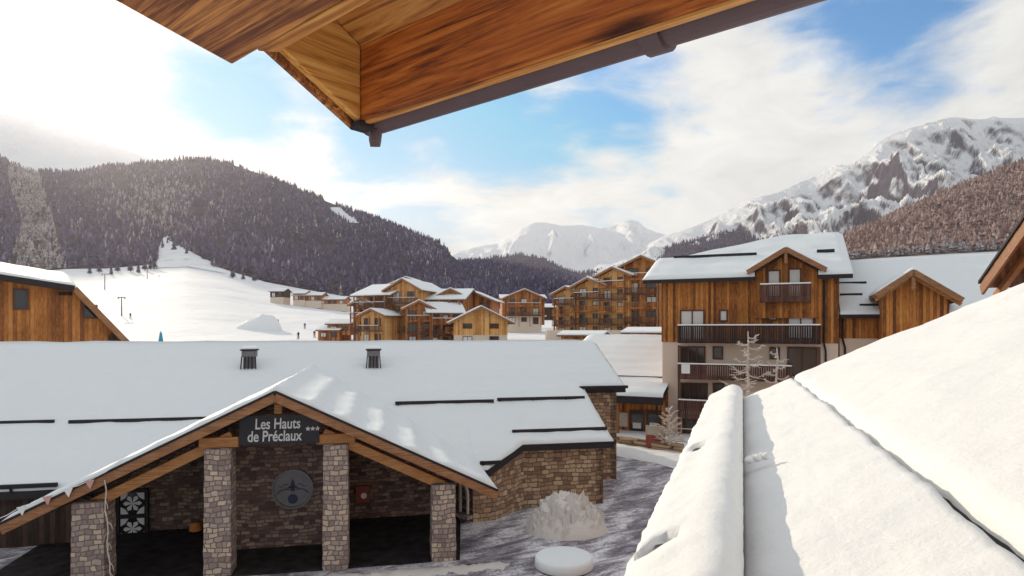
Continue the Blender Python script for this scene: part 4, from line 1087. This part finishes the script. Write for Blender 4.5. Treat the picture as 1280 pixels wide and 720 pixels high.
# ------------------------------------------------------------------ lower chalet joined to its right
C_ = Frame(*(B.o + B.ux*(BX+.12) + B.uy*.8), -24)
anx = fempty('lower_chalet', C_, label='lower boarded chalet joined right of the apartment chalet with a broad snowy gable', cat='chalet')
ce = C_.front(1049, 394, -.7)[1]; cw = C_.front(1060, 423, 0)[1]
MB().box(0, 14, 0, 12, -1, cw).build('lower_wall', M['render'], anx)
MB().box(.02, 14.05, -.05, 12.05, cw+.003, ce+.1).build('upper_wall', M['wood_front'], anx)
cp = .52; zc_ = lambda s, v: ce + cp*(v+.7)
VC = C_.slope(1055, 327, ce+cp*.7+.2, cp)[1]
mb = MB().prism([(s, v, zc_(s, v)-.18) for s, v in [(0,-.7),(14.5,-.7),(14.5,VC),(0,VC)]], (0,0,.176))
cr = mb.build('roof', M['dark'], anx)
slab('roof_snow', cr, M['snow_roof'], cols(0, 14.6, .5), lambda s: -.76, lambda s: VC, zc_, .26, .18, lambda s, v: .02*math.sin(v*3), 'lo,right', 30, amp=.03, fr=.5)
mb = MB().prism([(0,VC+.003,zc_(0,VC)-.18),(14.5,VC+.003,zc_(0,VC)-.18),(14.5,VC+9,zc_(0,VC)-4.7),(0,VC+9,zc_(0,VC)-4.7)], (0,0,.4)); mb.build('rear_roof', M['snow_roof'], anx)
MB().box(0, 14.5, -.78, -.72, ce-.2, ce+.04).build('eave_board', M['dark'], anx)
for q in [(1046,355,1083,353),(1047,369,1078,368),(1075,384,1108,379)]:
    a = C_.slope(q[0], q[1], ce+cp*.7+.26, cp); b = C_.slope(q[2], q[3], ce+cp*.7+.26, cp); v = (a[1]+b[1])/2
    MB().box(max(.1,a[0]), b[0], v-.08, v+.06, zc_(0,v)+.1, zc_(0,v)+.36).build('snow_guard', M['dark'], anx)
yG = -3.0
gx, gz_ = C_.front(1142, 337, yG); gL, zgL = C_.front(1095, 367, yG); gR, zgR = C_.front(1232, 362, yG)
pl_ = (gz_-zgL)/(gx-gL); 
gR = gx + (gx-gL)*1.25; zgR = gz_ - (gR-gx)*pl_
zg = lambda x: gz_ - abs(x-gx)*pl_
wl, wr = gx-(gx-gL)*.78, gx+(gx-gL)*1.0
MB().prism([(wl,yG+.9,-1),(wr,yG+.9,-1),(wr,yG+.9,zg(wr)-.25),(gx,yG+.9,zg(gx)-.25),(wl,yG+.9,zg(wl)-.25)], (0,6,0)).build('gable_wall', M['wood_front'], anx)
g_ = MB()
for xe in (gL, gR): g_.prism([(xe,yG,zg(xe)-.22),(gx,yG,gz_-.22),(gx,yG+9,gz_-.22),(xe,yG+9,zg(xe)-.22)], (0,0,.216))
g_ = g_.build('gable_roof', M['wood_soffit'], anx)
for xe, ed in ((gL,'lo,left'), (gR,'lo,right')):
    S_ = cols(min(xe,gx), max(xe,gx), .2)
    slab('roof_snow', g_, M['snow_roof'], S_, lambda s: yG-.03, lambda s: yG+9, lambda s, v: zg(s), .16, .12, None, ed, 20, amp=.02)
    MB().bar((xe,yG-.05,zg(xe)-.14),(gx,yG-.05,gz_-.14),.07,.32).build('barge_board', M['rake'], anx)
    MB().bar((xe,yG+.4,zg(xe)-.36),(gx,yG+.4,gz_-.36),.12,.2).build('rafter', M['beam'], anx)
MB().box(gx-.1,gx+.1,yG+.02,yG+.2,gz_-1.2,gz_-.3).build('king_post', M['rake'], anx)
for px in (1053,):
    x, z = C_.front(px, 400, -.1); MB().tube([(x,-.12,ce),(x,-.12,cw),(x+.15,-.10,cw-.6),(x+.15,-.10,-.5)], .06, 8).build('downpipe', M['dark'], anx)

# far right: underside of another eave rising toward us
P0r = world(1226, 352, 22.0)
D = Frame(P0r.x, P0r.y, P0r.z, -17)
gab = fempty('boarded_gable', Frame(P0r.x, P0r.y, 0, -17), label='dark boarded gable and eave cut off by the right edge of the picture', cat='chalet')
zo = P0r.z; rs = .52
def pr3(x0, x1, y0, y1, za, th, mat, name, parent=gab, **k):
    return MB().prism([(x0,y0,zo-rs*y0+za),(x1,y0,zo-rs*y0+za),(x1,y1,zo-rs*y1+za),(x0,y1,zo-rs*y1+za)], (0,0,th)).build(name, mat, parent, **k)
r_ = pr3(0,7,.0,-8,-.22,.2,M['wood_soffit'],'roof')
pr3(-.05,7,.1,-8,-.018,.10,M['dark'],'roof_edge')
pr3(.05,7,.05,-8,.085,.2,M['snow_roof'],'roof_snow', r_, bevel=.06)
MB().bar((.03,.0,zo-.30),(.03,-8,zo+8*rs-.30),.08,.34).build('barge_board', M['rake'], gab)
MB().bar((.55,.3,zo-.50),(.55,-8,zo+8*rs-.36),.16,.22).build('rafter_beam', M['beam'], gab)
MB().prism([(1.1,-.5,0),(1.1,-7.9,0),(1.1,-7.9,zo+7.9*rs-.25),(1.1,-.5,zo+.5*rs-.25)], (5,0,0)).build('wall', M['wood_front'], gab)
MB().lathe([(.05,0),(.11,.06),(.11,.14),(.05,.2)], (.75,-1.6,zo+.1), 14).build('eave_lamp', M['red'], gab)

# ------------------------------------------------------------------ low shop wing between lodge and apartment chalet
G = Frame(*( (lambda p: (p.x, p.y, 0))(world(786, 497, 44.0)) ), -24)
shop = fempty('shop_wing', G, label='low shop with sunlit snowy roof and dark shopfront left of the apartment chalet', cat='shop')
gz0 = G.front(800, 496, 0)[1]; gp = .30
zs_ = lambda s, v: gz0 + gp*v
xe0 = -7.0; xe1 = G.front(829, 497, 0)[0]
mb = MB().prism([(xe0,0,gz0-.2),(xe1,0,gz0-.2),(xe1,13,zs_(0,13)-.2),(xe0,13,zs_(0,13)-.2)], (0,0,.196)); sr = mb.build('roof', M['dark'], shop)
slab('roof_snow', sr, M['snow_roof'], cols(xe0, xe1, .4), lambda s: -.05, lambda s: 13, zs_, .25, .15, lambda s, v: .014*math.sin(v*4), 'lo,left,hi', 40, amp=.02, fr=.5)
a = G.slope(772, 470, gz0+.25, gp); MB().box(a[0], xe1-.1, a[1]-.06, a[1]+.05, zs_(0,a[1])+.15, zs_(0,a[1])+.30).build('snow_guard', M['dark'], shop)
MB().box(xe0, xe1, -.08, -.02, gz0-.5, gz0+.02).build('eave_board', M['dark'], shop)
MB().box(xe0+.4, xe1-.02, 1.6, 12.5, -1, gz0+.2).build('wall', M['wood_front'], shop)
MB().box(xe0+.2, xe1-.05, -.0, 1.5, gz0-.32, gz0-.22).build('canopy', M['wood_soffit'], shop)
for i, (px0, py0, px1, py1, pm) in enumerate([(787,513,806,545,M['glass']),(808,513,826,545,M['glass']),(752,507,772,538,M['glass_warm'])]):
    a = G.front(px0, py1, 1.6); b = G.front(px1, py0, 1.6)
    w_ = window(shop, None, a[0], b[0], a[1], b[1], 1.6, M['frame'], pm, 0, .12)
    if i < 2: MB().box(a[0]+.25, b[0]-.25, 1.50, 1.555, (a[1]+b[1])/2-.35, (a[1]+b[1])/2+.05).build('poster', M['curtain'], w_)
a = G.front(779, 524, 1.6); MB().box(a[0]-.35,a[0]+.35,1.44,1.58,a[1]-.5,a[1]+.5).build('wall_box', M['frame_pale'], shop)
for px in (772, 829): 
    x = G.front(px, 530, .2)[0]; MB().box(x-.1,x+.1,.1,.3,-1,gz0-.33).build('post', M['rake'], shop)
# low stone terrace wall with a strip of snow in front
a = world(768, 556, 39.5); b = world(853, 573, 36.6); a.z = b.z = 0
tw = MB().bar((a.x,a.y,.32),(b.x,b.y,.32),.4,.66).build('terrace_wall', M['stone_wing']); tag(tw, 'low stone terrace wall below the shopfront', 'wall')
# banked snow strip on the plaza edge
mb = MB(); n = 30
for i in range(n):
    k = i/(n-1); p = Vector((3.2,40.8,0)).lerp(Vector((10.2,33.4,0)), k)
    for j, (o_, h) in enumerate([(-1.1,.0),(-.8,.14),(-.3,.24),(.5,.28),(1.6,.22),(2.4,.0)]):
        mb.v.append((p.x+o_*.75+.1*fb(k*9, j, 1), p.y+o_*.66, h*(1+.4*fb(k*11, j*.7, 4))+(-.02 if h == 0 else 0)))
for i in range(n-1):
    for j in range(5): mb.f.append((i*6+j, (i+1)*6+j, (i+1)*6+j+1, i*6+j+1))
tag(mb.build('snow_bank', M['snow_near'], None, smooth=True), kind='structure')

# red panel and metal rack by the shop
p = world(819, 566, 37.6); p.z = 0
rp = empty('red_notice_board', p, -24, label='red panelled board with a pale top standing beside the frosted shrub', cat='notice board')
MB().box(-.55,.55,-.04,.04,.3,1.0).build('panel', M['red'], rp, bevel=.01); MB().box(-.55,.55,-.06,.06,1.004,1.55).build('top_panel', M['frame_pale'], rp, bevel=.01)
for x in (-.52,.52): MB().box(x-.04,x+.04,.05,.12,0,1.6).build('post', M['frame'], rp)
p = world(847, 564, 37.0); p.z = 0
rc = empty('metal_rack', p, -24, label='pale open metal rack standing right of the frosted shrub', cat='rack')
mb = MB()
for x in (-.9,.9): mb.tube([(x,0,0),(x,0,1.5)], .04, 6)
for z in (.35,.75,1.15,1.5): mb.tube([(-.9,0,z),(.9,0,z)], .03, 6)
mb.build('rails', M['frame_pale'], rc)
# ------------------------------------------------------------------ distant chalets and hotels
def block(root, ox, oy, deg, w, d_, h, base_h, pitch=.42, ridge='y', oh=.9, wood='wood_far', st=3, colsn=3, bal=True, zb=0.0, win='grid', pm='glass_warm', gable_h=None):
    """one volume of a hotel: front faces -y; adds parts to root"""
    Mt = Matrix.Translation((ox, oy, zb)) @ Matrix.Rotation(R(deg), 4, 'Z')
    if base_h > 0: MB().box(-w/2, w/2, 0, d_, -3, base_h).build('lower_wall', M['render_white'], root, M=Mt)
    e = .05
    if ridge == 'y':
        zr_ = h + pitch*w/2
        MB().prism([(-w/2-e,-e,base_h),(w/2+e,-e,base_h),(w/2+e,-e,h-.05),(0,-e,zr_-.08),(-w/2-e,-e,h-.05)], (0,d_+2*e,0)).build('upper_wall', M[wood], root, M=Mt)
        rf_ = MB(); sn = MB()
        for sx in (-1, 1):
            xe = sx*(w/2+oh); ze_ = h - pitch*oh
            rf_.prism([(xe,-oh,ze_),(0,-oh,zr_),(0,d_+oh,zr_),(xe,d_+oh,ze_)], (0,0,.2))
            sn.prism([(xe*.99,-oh+.05,ze_+.203),(0,-oh+.05,zr_+.203),(0,d_+oh-.05,zr_+.203),(xe*.99,d_+oh-.05,ze_+.203)], (0,0,.26))
        r_ = rf_.build('roof', M['wood_soffit'], root, M=Mt); sn.build('roof_snow', M['snow_far'], r_, M=Mt, bevel=.09)
        bb = MB()
        for sx in (-1, 1): bb.bar((sx*(w/2+oh),-oh-.05,h-pitch*oh+.06),(0,-oh-.05,zr_+.06),.1,.36)
        bb.build('barge_board', M['rake'], root, M=Mt)
    else:
        zr_ = h + pitch*d_/2
        MB().prism([(-w/2-e,-e,base_h),(-w/2-e,d_+e,base_h),(-w/2-e,d_+e,h-.05),(-w/2-e,d_/2,zr_-.08),(-w/2-e,-e,h-.05)], (w+2*e,0,0)).build('upper_wall', M[wood], root, M=Mt)
        rf_ = MB(); sn = MB()
        for y0, y1 in ((-oh, d_/2), (d_+oh, d_/2)):
            ze_ = h - pitch*oh
            rf_.prism([(-w/2-oh,y0,ze_),(w/2+oh,y0,ze_),(w/2+oh,y1,zr_),(-w/2-oh,y1,zr_)], (0,0,.2))
            sn.prism([(-w/2-oh+.05,y0,ze_+.203),(w/2+oh-.05,y0,ze_+.203),(w/2+oh-.05,y1,zr_+.203),(-w/2-oh+.05,y1,zr_+.203)], (0,0,.26))
        r_ = rf_.build('roof', M['wood_soffit'], root, M=Mt); sn.build('roof_snow', M['snow_far'], r_, M=Mt, bevel=.09)
    # storeys
    hs = h/st
    for k in range(st):
        z0 = k*hs
        for c in range(colsn):
            xc = -w/2 + w*(c+.5)/colsn; ww = min(1.7, w/colsn*.55)
            tall = bal and (c % 2 == 0)
            window(root, Mt, xc-ww/2, xc+ww/2, z0+(.25 if tall else .95), z0+hs*.82, -e, M['frame'], M[pm if (c+k) % 3 else 'curtain'], 1 if ww > 1.2 else 0, .10)
        if bal and k > 0: balcony(root, Mt, -w/2+.3, w/2-.3, z0+.05, -e, 1.3, 1.0, M['brown_wood'] if k % 2 else M['wood_far'], True, k == st-1, .3)
    if bal:
        ps = MB()
        for c in range(colsn+1):
            x = -w/2+.35 + (w-.7)*c/colsn; ps.box(x-.1, x+.1, -1.28, -1.08, -.5, h-.15)
        ps.build('balcony_posts', M['rake'], root, M=Mt)
    return Mt
def side_windows(root, Mt, d_, w, h, st, n, sx):
    """windows and balconies on a flank (x = sx*w/2)"""
    M2 = Mt @ (Matrix.Translation((w/2, 0, 0)) @ Matrix.Rotation(R(90), 4, 'Z') if sx > 0 else Matrix.Translation((-w/2, d_, 0)) @ Matrix.Rotation(R(-90), 4, 'Z'))
    hs = h/st
    for k in range(st):
        for c in range(n):
            xc = d_*(c+.5)/n
            window(root, M2, xc-.7, xc+.7, k*hs+.4, k*hs+hs*.82, -.05, M['frame'], M['glass_warm'], 1, .10)
        if k: balcony(root, M2, .4, d_-.4, k*hs+.05, -.05, 1.2, 1.0, M['wood_far'], True, False, .3)

# the long timber hotel in the middle
p = world(535, 431, 125); hz0 = p.z-.3
hotA = empty('timber_hotel', (p.x, p.y, hz0), 0, label='rambling timber hotel of several gabled blocks with stacked balconies in the middle distance', cat='hotel')
def X_(px, Y=125): return (px-535)/F*Y
block(hotA, X_(462), 3, -28, 8.5, 12, 10.2, 0, .36, 'x', 1.0, 'wood_far', 4, 3)
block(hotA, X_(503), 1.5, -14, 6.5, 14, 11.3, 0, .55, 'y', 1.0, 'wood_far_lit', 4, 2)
block(hotA, X_(548), 4, -10, 9.0, 12, 9.4, 0, .34, 'x', 1.0, 'wood_far', 4, 4)
block(hotA, X_(490), 18, -6, 12, 10, 12.3, 0, .40, 'y', 1.0, 'wood_far', 4, 3, False)
block(hotA, X_(582), 12, -8, 9, 12, 9.6, 0, .42, 'y', 1.1, 'wood_far', 3, 3, False)
block(hotA, X_(558), -1.5, 14, 6.0, 9, 6.6, 0, .40, 'x', .9, 'wood_far', 3, 3)
block(hotA, X_(525), -1, 8, 5.2, 8, 7.4, 0, .5, 'y', .9, 'wood_far', 3, 2)
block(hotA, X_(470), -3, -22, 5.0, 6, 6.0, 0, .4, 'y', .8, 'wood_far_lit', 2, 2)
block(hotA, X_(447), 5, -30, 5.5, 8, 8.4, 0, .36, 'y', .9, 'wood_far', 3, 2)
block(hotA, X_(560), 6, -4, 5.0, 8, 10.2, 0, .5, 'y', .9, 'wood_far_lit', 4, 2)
# its front gabled chalet
p = world(601, 432, 115)
chF = empty('gabled_chalet', (p.x, p.y, p.z-.2), 8, label='chalet with a plain boarded gable over a pale base right of the timber hotel', cat='chalet')
block(chF, 0, 0, 0, 9.6, 14, 4.6, 2.1, .50, 'y', 1.1, 'wood_far_lit', 2, 2, False)
side_windows(chF, Matrix.Identity(4), 14, 9.6, 5.0, 2, 4, -1)
# chalet behind
p = world(655, 404, 190)
chB = empty('pitched_chalet', (p.x, p.y, p.z-.5), 5, label='reddish chalet with a stepped snowy gable standing alone before the dark forest', cat='chalet')
block(chB, 0, 0, 0, 10.5, 12, 8.2, 2.6, .42, 'y', 1.2, 'wood_far', 3, 3)
block(chB, 0, 1.5, 0, 12.6, 9, 7.8, 0, .25, 'x', .8, 'wood_far', 3, 3, False)
# dark little chalets right of it
p = world(690, 398, 215)
sh = empty('small_chalet', (p.x, p.y, p.z-.5), -10, label='small dark chalet with a flat snowy roof just right of the reddish chalet', cat='chalet')
block(sh, 0, 0, 0, 7, 8, 4.2, 0, .25, 'x', .8, 'wood_dark', 2, 3, False)
# balconied hotel on the right
p = world(763, 420, 108)
hotC = empty('balcony_hotel', (p.x, p.y, p.z-.2), 0, label='tall stepped hotel of sunlit pale timber balconies beside the apartment chalet', cat='hotel')
def Xc(px, Y=108): return (px-763)/F*Y
for px, oy, w_, h_, st_, c_ in ((716, 9, 5.2, 7.8, 4, 2), (742, 5, 5.6, 9.0, 4, 2), (770, 1.5, 5.4, 10.6, 5, 2)):
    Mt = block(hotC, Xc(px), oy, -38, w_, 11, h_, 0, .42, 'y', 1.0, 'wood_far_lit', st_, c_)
    side_windows(hotC, Mt, 11, w_, h_, st_, 3, -1)
Mt = block(hotC, Xc(803), 0, -26, 6.2, 12, 12.1, 0, .45, 'y', 1.1, 'wood_far', 5, 2); side_windows(hotC, Mt, 12, 6.2, 11.8, 5, 3, -1)
MB().box(-11, 7, -5.5, -.5, -2.5, 1.2).build('terrace_base', M['render_white'], hotC)
# low buildings at its foot
for (px, py, Y, dg, w_, d2, h_, lab) in [(808,433,85,-24,5.5,6,2.3,'low pale building with dark openings in front of the balcony hotel'),
        (726,425,96,-20,6,5,1.2,'low snow-covered pale annexe left below the balcony hotel')]:
    p = world(px, py, Y); q = empty('annexe', (p.x, p.y, p.z-.6), dg, label=lab, cat='building')
    block(q, 0, 0, 0, w_, d2, h_, h_*.55, .15, 'x', .6, 'wood_far', 1, 4, False)
# row on the far edge of the piste
for px, py, w_, h_, lab in ((346,361,7,5.5,'pale grey hut at the left end of the row above the ski slope'),(384,368,15,5.2,'long low wooden building on the upper edge of the ski slope'),(415,373,13,4.6,'low arcaded building right end of the row above the ski slope'),(374,364,6,6,'small steep-roofed hut in the row above the ski slope')):
    p = world(px, py, 330); g = gz(p.x, p.y)
    q = empty('slope_building', (p.x, p.y, min(p.z, g+3)-.5), -6, label=lab, cat='building')
    block(q, 0, 0, 0, w_, 8, h_*.7, .8, .35, 'x', .8, 'wood_far' if px != 346 else 'wood_dark', 1, max(2, int(w_/3)), False)
for px, py, w_, lab in ((411,424,5.0,'low brown shed left of the timber hotel'),(424,416,5.5,'low red-brown hut behind the shed left of the timber hotel')):
    p = world(px, py, 140); q = empty('shed', (p.x, p.y, p.z-.5), -12, label=lab, cat='shed')
    block(q, 0, 0, 0, w_, 5, 2.4, 0, .3, 'x', .5, 'wood_far', 1, 2, False)

# ------------------------------------------------------------------ the boarded chalet at the left edge
YL = 38.0
L = Frame(*(lambda p: (p.x, p.y, 0))(world(80, 428, YL)), 38)
lc = fempty('left_chalet', L, label='orange boarded chalet with an uneven gable at the left edge of the picture', cat='chalet')
def lp_(px, py, y=0): x, z = L.front(px, py, y); return (x, y, z)
out = [lp_(-90,450), lp_(158,436), lp_(155,427), lp_(92,364), lp_(0,349), lp_(-90,335)]
out[0] = (out[0][0],0,0.0); out[1] = (out[1][0]-.3,0,0.0)
MB().prism(out, (0,9,0)).build('wall', M['wood_left'], lc)
a, b, c_ = lp_(-90,331,-.9), lp_(93,359,-.9), lp_(161,429,-.9)
rfm = MB()
for p_, q_ in ((a, b), (b, c_)): rfm.prism([p_, q_, (q_[0],11,q_[2]), (p_[0],11,p_[2])], (0,0,-.22))
lr = rfm.build('roof', M['wood_soffit'], lc)
MB().bar((a[0],-.95,a[2]-.08),(b[0],-.95,b[2]-.08),.08,.34).build('barge_board', M['dark'], lc); MB().bar((b[0],-.95,b[2]-.08),(c_[0],-.95,c_[2]-.08),.08,.34).build('barge_board', M['rake'], lc)
# snow: shallow slope rising to the left/back
zl = lambda s, v: b[2] + (s-b[0])*(a[2]-b[2])/(a[0]-b[0]) + .0*v
slab('roof_snow', lr, M['snow_roof'], cols(a[0], b[0]+.1, .3), lambda s: -.95, lambda s: 11, lambda s, v: zl(s, v) + .17*min(v+1, 6), .22, .2, None, 'lo,right', 24, amp=.03, fr=.5)
zl2 = lambda s, v: b[2] + (s-b[0])*(c_[2]-b[2])/(c_[0]-b[0])
slab('roof_snow', lr, M['snow_roof'], cols(b[0]+.08, c_[0]+.02, .2), lambda s: -.7, lambda s: 11, zl2, .12, .1, None, 'lo,right', 20, amp=.02, fr=.6)
for q in ((16,361,36,387),(103,381,122,398)):
    a0 = L.front(q[0], q[3], 0); b0 = L.front(q[2], q[1], 0); window(lc, None, a0[0], b0[0], a0[1], b0[1], 0, M['frame'], M['glass'], 0, .10)
a0 = L.front(73, 369, 0); b0 = L.front(90, 360, 0); MB().box(a0[0], b0[0], -.08, .0, a0[1], b0[1]-.25).build('vent_panel', M['wood_dark'], lc)
a0 = L.front(137, 424, -.5); b0 = L.front(152, 418, -.5); MB().box(a0[0], b0[0], -.5, .1, a0[1]-.1, a0[1]+.25).build('eave_bracket', M['wood_dark'], lc)

# ------------------------------------------------------------------ frosted bare trees
def bare_tree(px, py, Y, h, label, name='frosted_tree', seed=1, dens=26, base=0.0, spread=.26, conifer=True):
    rnd = random.Random(seed); p = world(px, py, Y); root = empty(name, (p.x, p.y, base), 0, label=label, cat='tree', group='frosted trees by the apartment chalet')
    tr = MB(); pts = [(.12*fb(k*.6, seed, 1)*h*.1, .12*fb(k*.6, seed, 5)*h*.1, h*k/10-.2) for k in range(11)]
    tr.tube(pts, [h*.016*(1-k/11)+.02 for k in range(11)], 7).build('trunk', M['frost'], root)
    cr_ = MB()
    for k in range(dens):
        t_ = .18 + .80*k/dens; z = h*t_-.2; a = k*2.4 + rnd.uniform(-.4, .4)
        ln_ = h*spread*(1-t_*.85)*rnd.uniform(.7, 1.3)+.12
        P_ = []; n = 6
        for j in range(n):
            q = j/(n-1); up = (-.25*math.sin(q*2.2)+.42*q*q) if conifer else (.8*q)
            P_.append((math.cos(a+q*.3)*ln_*q, math.sin(a+q*.3)*ln_*q, z + ln_*up))
        cr_.tube(P_, [.045-.033*j/(n-1) for j in range(n)], 5)
        for s_ in range(16):
            q = rnd.uniform(.25, 1); i = min(n-2, int(q*(n-1))); pp = Vector(P_[i]).lerp(Vector(P_[i+1]), q*(n-1)-i)
            b_ = a + rnd.choice((-1, 1))*rnd.uniform(.5, 1.3); l2 = ln_*rnd.uniform(.18, .42)
            e_ = pp + Vector((math.cos(b_)*l2, math.sin(b_)*l2, l2*rnd.uniform(-.35, .5)))
            cr_.tube([pp, pp.lerp(e_, .5)+Vector((0,0,-.02)), e_], [.026,.022,.010], 4)
    cr_.build('crown', M['frost'], root); return root
bare_tree(935, 490, 37, 7.3, 'taller frosted bare larch in front of the apartment chalet balconies', seed=3, dens=30, spread=.30)
bare_tree(971, 490, 36, 6.4, 'slimmer frosted bare larch right of the taller one before the apartment chalet', seed=8, dens=26, spread=.22)
bare_tree(836, 566, 37, 2.9, 'small frosted bush on the plaza beside the red notice board', 'frosted_shrub', seed=5, dens=22, spread=.30, conifer=False)

# ------------------------------------------------------------------ on the piste
def at_ground(px, py, lo=70, hi=700):
    """first point of the valley floor seen at this pixel"""
    for Y in np.arange(lo, hi, 1.0):
        X = (px-CX)/F*Y
        if ZC + (HY-py)/F*Y <= gz(X, Y): return Vector((X, Y, gz(X, Y)))
    X = (px-CX)/F*hi; return Vector((X, hi, gz(X, hi)))
# a pushed-up mound of snow on the piste
p = at_ground(322, 412); mb = MB(); n = 24; k = p.y/F
for j in range(n):
    for i in range(n):
        x = (i/(n-1)-.5)*2; y = (j/(n-1)-.5)*2
        h = max(0, 1-(abs(x)**2.4+abs(y)**2))**.6
        mb.v.append((x*30*k, y*14*k, 24*k*h*(.75+.35*x)*(1+.25*fb(x*2, y*2, 3))-.5))
for j in range(n-1):
    for i in range(n-1): mb.f.append((j*n+i, j*n+i+1, (j+1)*n+i+1, (j+1)*n+i))
o = mb.build('snow_mound', M['snow_far'], None, smooth=True); o.location = p; tag(o, kind='structure')
def pylon(px, pyb, hpx, lab):
    p = at_ground(px, pyb); h = max(4.0, min(11, hpx/F*p.y)); r_ = empty('lift_pylon', p, 15, label=lab, cat='lift pylon', group='lift pylons on the ski slope')
    k = h/9
    MB().tube([(0,0,-.5),(0,0,h)], [.32*k,.2*k], 10).build('mast', M['metal'], r_)
    ar = MB().box(-1.5*k,1.5*k,-.12,.12,h-.35,h-.1).build('crossarm', M['metal'], r_)
    for sx in (-1, 1): MB().box(sx*1.35*k-.1,sx*1.35*k+.1,-.9*k,.9*k,h-.62,h-.37).build('sheaves', M['dark'], ar)
    return r_, p
pylon(152, 395, 24, 'tallest grey lift pylon on the ski slope above the left chalet')
pylon(131, 362, 20, 'grey lift pylon highest on the ski slope near the forest edge')
pylon(184, 349, 14, 'short grey lift pylon in the clearing below the forest')
p = at_ground(201, 430, 70)
bl = empty('padded_post', p, 0, label='blue padded post on the snow behind the lodge roof', cat='safety pad')
k = p.y/F
MB().lathe([(2.8*k,0),(2.6*k,5*k),(1.9*k,9*k),(1.4*k,13*k),(.4*k,15*k)], n=14).build('pad', M['blue'], bl, smooth=True); MB().tube([(0,0,-.3),(0,0,16*k)], .05, 6).build('post', M['dark'], bl)

def young_spruce(px, pyb, hpx, proto=[None]):
    p = at_ground(px, pyb, 300); h = hpx/F*p.y
    if proto[0] is None:
        r_ = empty('spruce_tree', p, 0, label='small dark spruce at the forest edge above the ski slope', cat='tree', group='small spruces at the upper edge of the piste')
        MB().tube([(0,0,-.05),(0,0,.5),(0,0,.97)], [.022,.016,.004], 6).build('trunk', M['wood_dark'], r_)
        mb = MB(); rn = random.Random(4)
        for k in range(13):
            z = .10+.86*k/13; rr = .21*(1-z)**.85+.012; n = 14; b = len(mb.v)
            for i in range(n):
                q = rr*(1.25 if i % 2 else .62)*rn.uniform(.8, 1.2); a = i*2*math.pi/n+k
                mb.v.append((q*math.cos(a), q*math.sin(a), z-.05*(1 if i % 2 else 0)))
            mb.v.append((0,0,min(1, z+.10)))
            for i in range(n): mb.f.append((b+i, b+(i+1) % n, b+n))
        mb.build('crown', M['spruce'], r_); proto[0] = r_
    else: r_ = copy_tree(proto[0])
    r_.location = p; r_.scale = (h, h, h); r_.rotation_euler = (0, 0, px)
for px, py, hp in ((112,343,15),(124,341,19),(139,344,14),(147,340,18),(163,340,20),(173,342,15),(181,338,19),(188,337,16),(193,336,21),(291,348,20),(304,350,14),(318,352,19)): young_spruce(px, py, hp)

def person(px, py, jacket, label, lean=0.0, deg=0):
    p = at_ground(px, py); root = empty('person', p, deg, label=label, cat='person', group='skiers on the piste')
    J = [(0,0,.95),(0,-.02,1.15),(0,-.02,1.38),(0,-.03,1.52),(0,-.05,1.66),(.10,0,.90),(.12,-.10,.50),(.13,0,.08),(.13,-.16,.05),(-.10,0,.90),(-.12,-.10,.50),(-.13,0,.08),(-.13,-.16,.05),
         (.19,-.01,1.40),(.28,-.08,1.14),(.26,-.30,1.02),(-.19,-.01,1.40),(-.28,-.08,1.14),(-.26,-.30,1.02)]
    Ed = [(0,1),(1,2),(2,3),(3,4),(0,5),(5,6),(6,7),(7,8),(0,9),(9,10),(10,11),(11,12),(2,13),(13,14),(14,15),(2,16),(16,17),(17,18)]
    Rd = [.15,.155,.15,.065,.115,.10,.085,.075,.065,.10,.085,.075,.065,.075,.06,.05,.075,.06,.05]
    me = bpy.data.meshes.new('person'); me.from_pydata(J, Ed, []); o = bpy.data.objects.new('body', me); COL.objects.link(o); o.parent = root
    sk = o.modifiers.new('skin', 'SKIN'); 
    for i, r_ in enumerate(Rd): me.skin_vertices[0].data[i].radius = (r_, r_) if me.skin_vertices else None
    me.skin_vertices[0].data[0].use_root = True
    o.modifiers.new('sub', 'SUBSURF').levels = 1; me.materials.append(M[jacket])
    sk_ = MB()
    for x in (-.13, .13): sk_.box(x-.05, x+.05, -.85, .75, -.03, .01)
    sk_.build('skis', M['dark'], root); po = MB()
    for x in (-.27, .27): po.tube([(x,-.30,1.05),(x*1.2,-.15,.0)], .015, 5)
    po.build('ski_poles', M['dark'], root)
for px, py, j, lab in ((373,424,'ink','skier in dark clothing left of the other two beside the brown shed'),(393,422,'red','skier in a red jacket standing just left of the brown shed'),(381,411,'ink','skier in dark clothing higher up behind the other two near the shed'),
                       (335,409,'blue','skier in a blue jacket on the lower piste left of the snow mound'),(348,406,'ink','skier in dark clothing right of the one in blue'),(163,398,'ink','lone dark skier above the left chalet on the slope'),(199,346,'ink','dark figure in the narrow clearing at the top of the slope')):
    person(px, py, j, lab, deg=random.uniform(-60, 60))
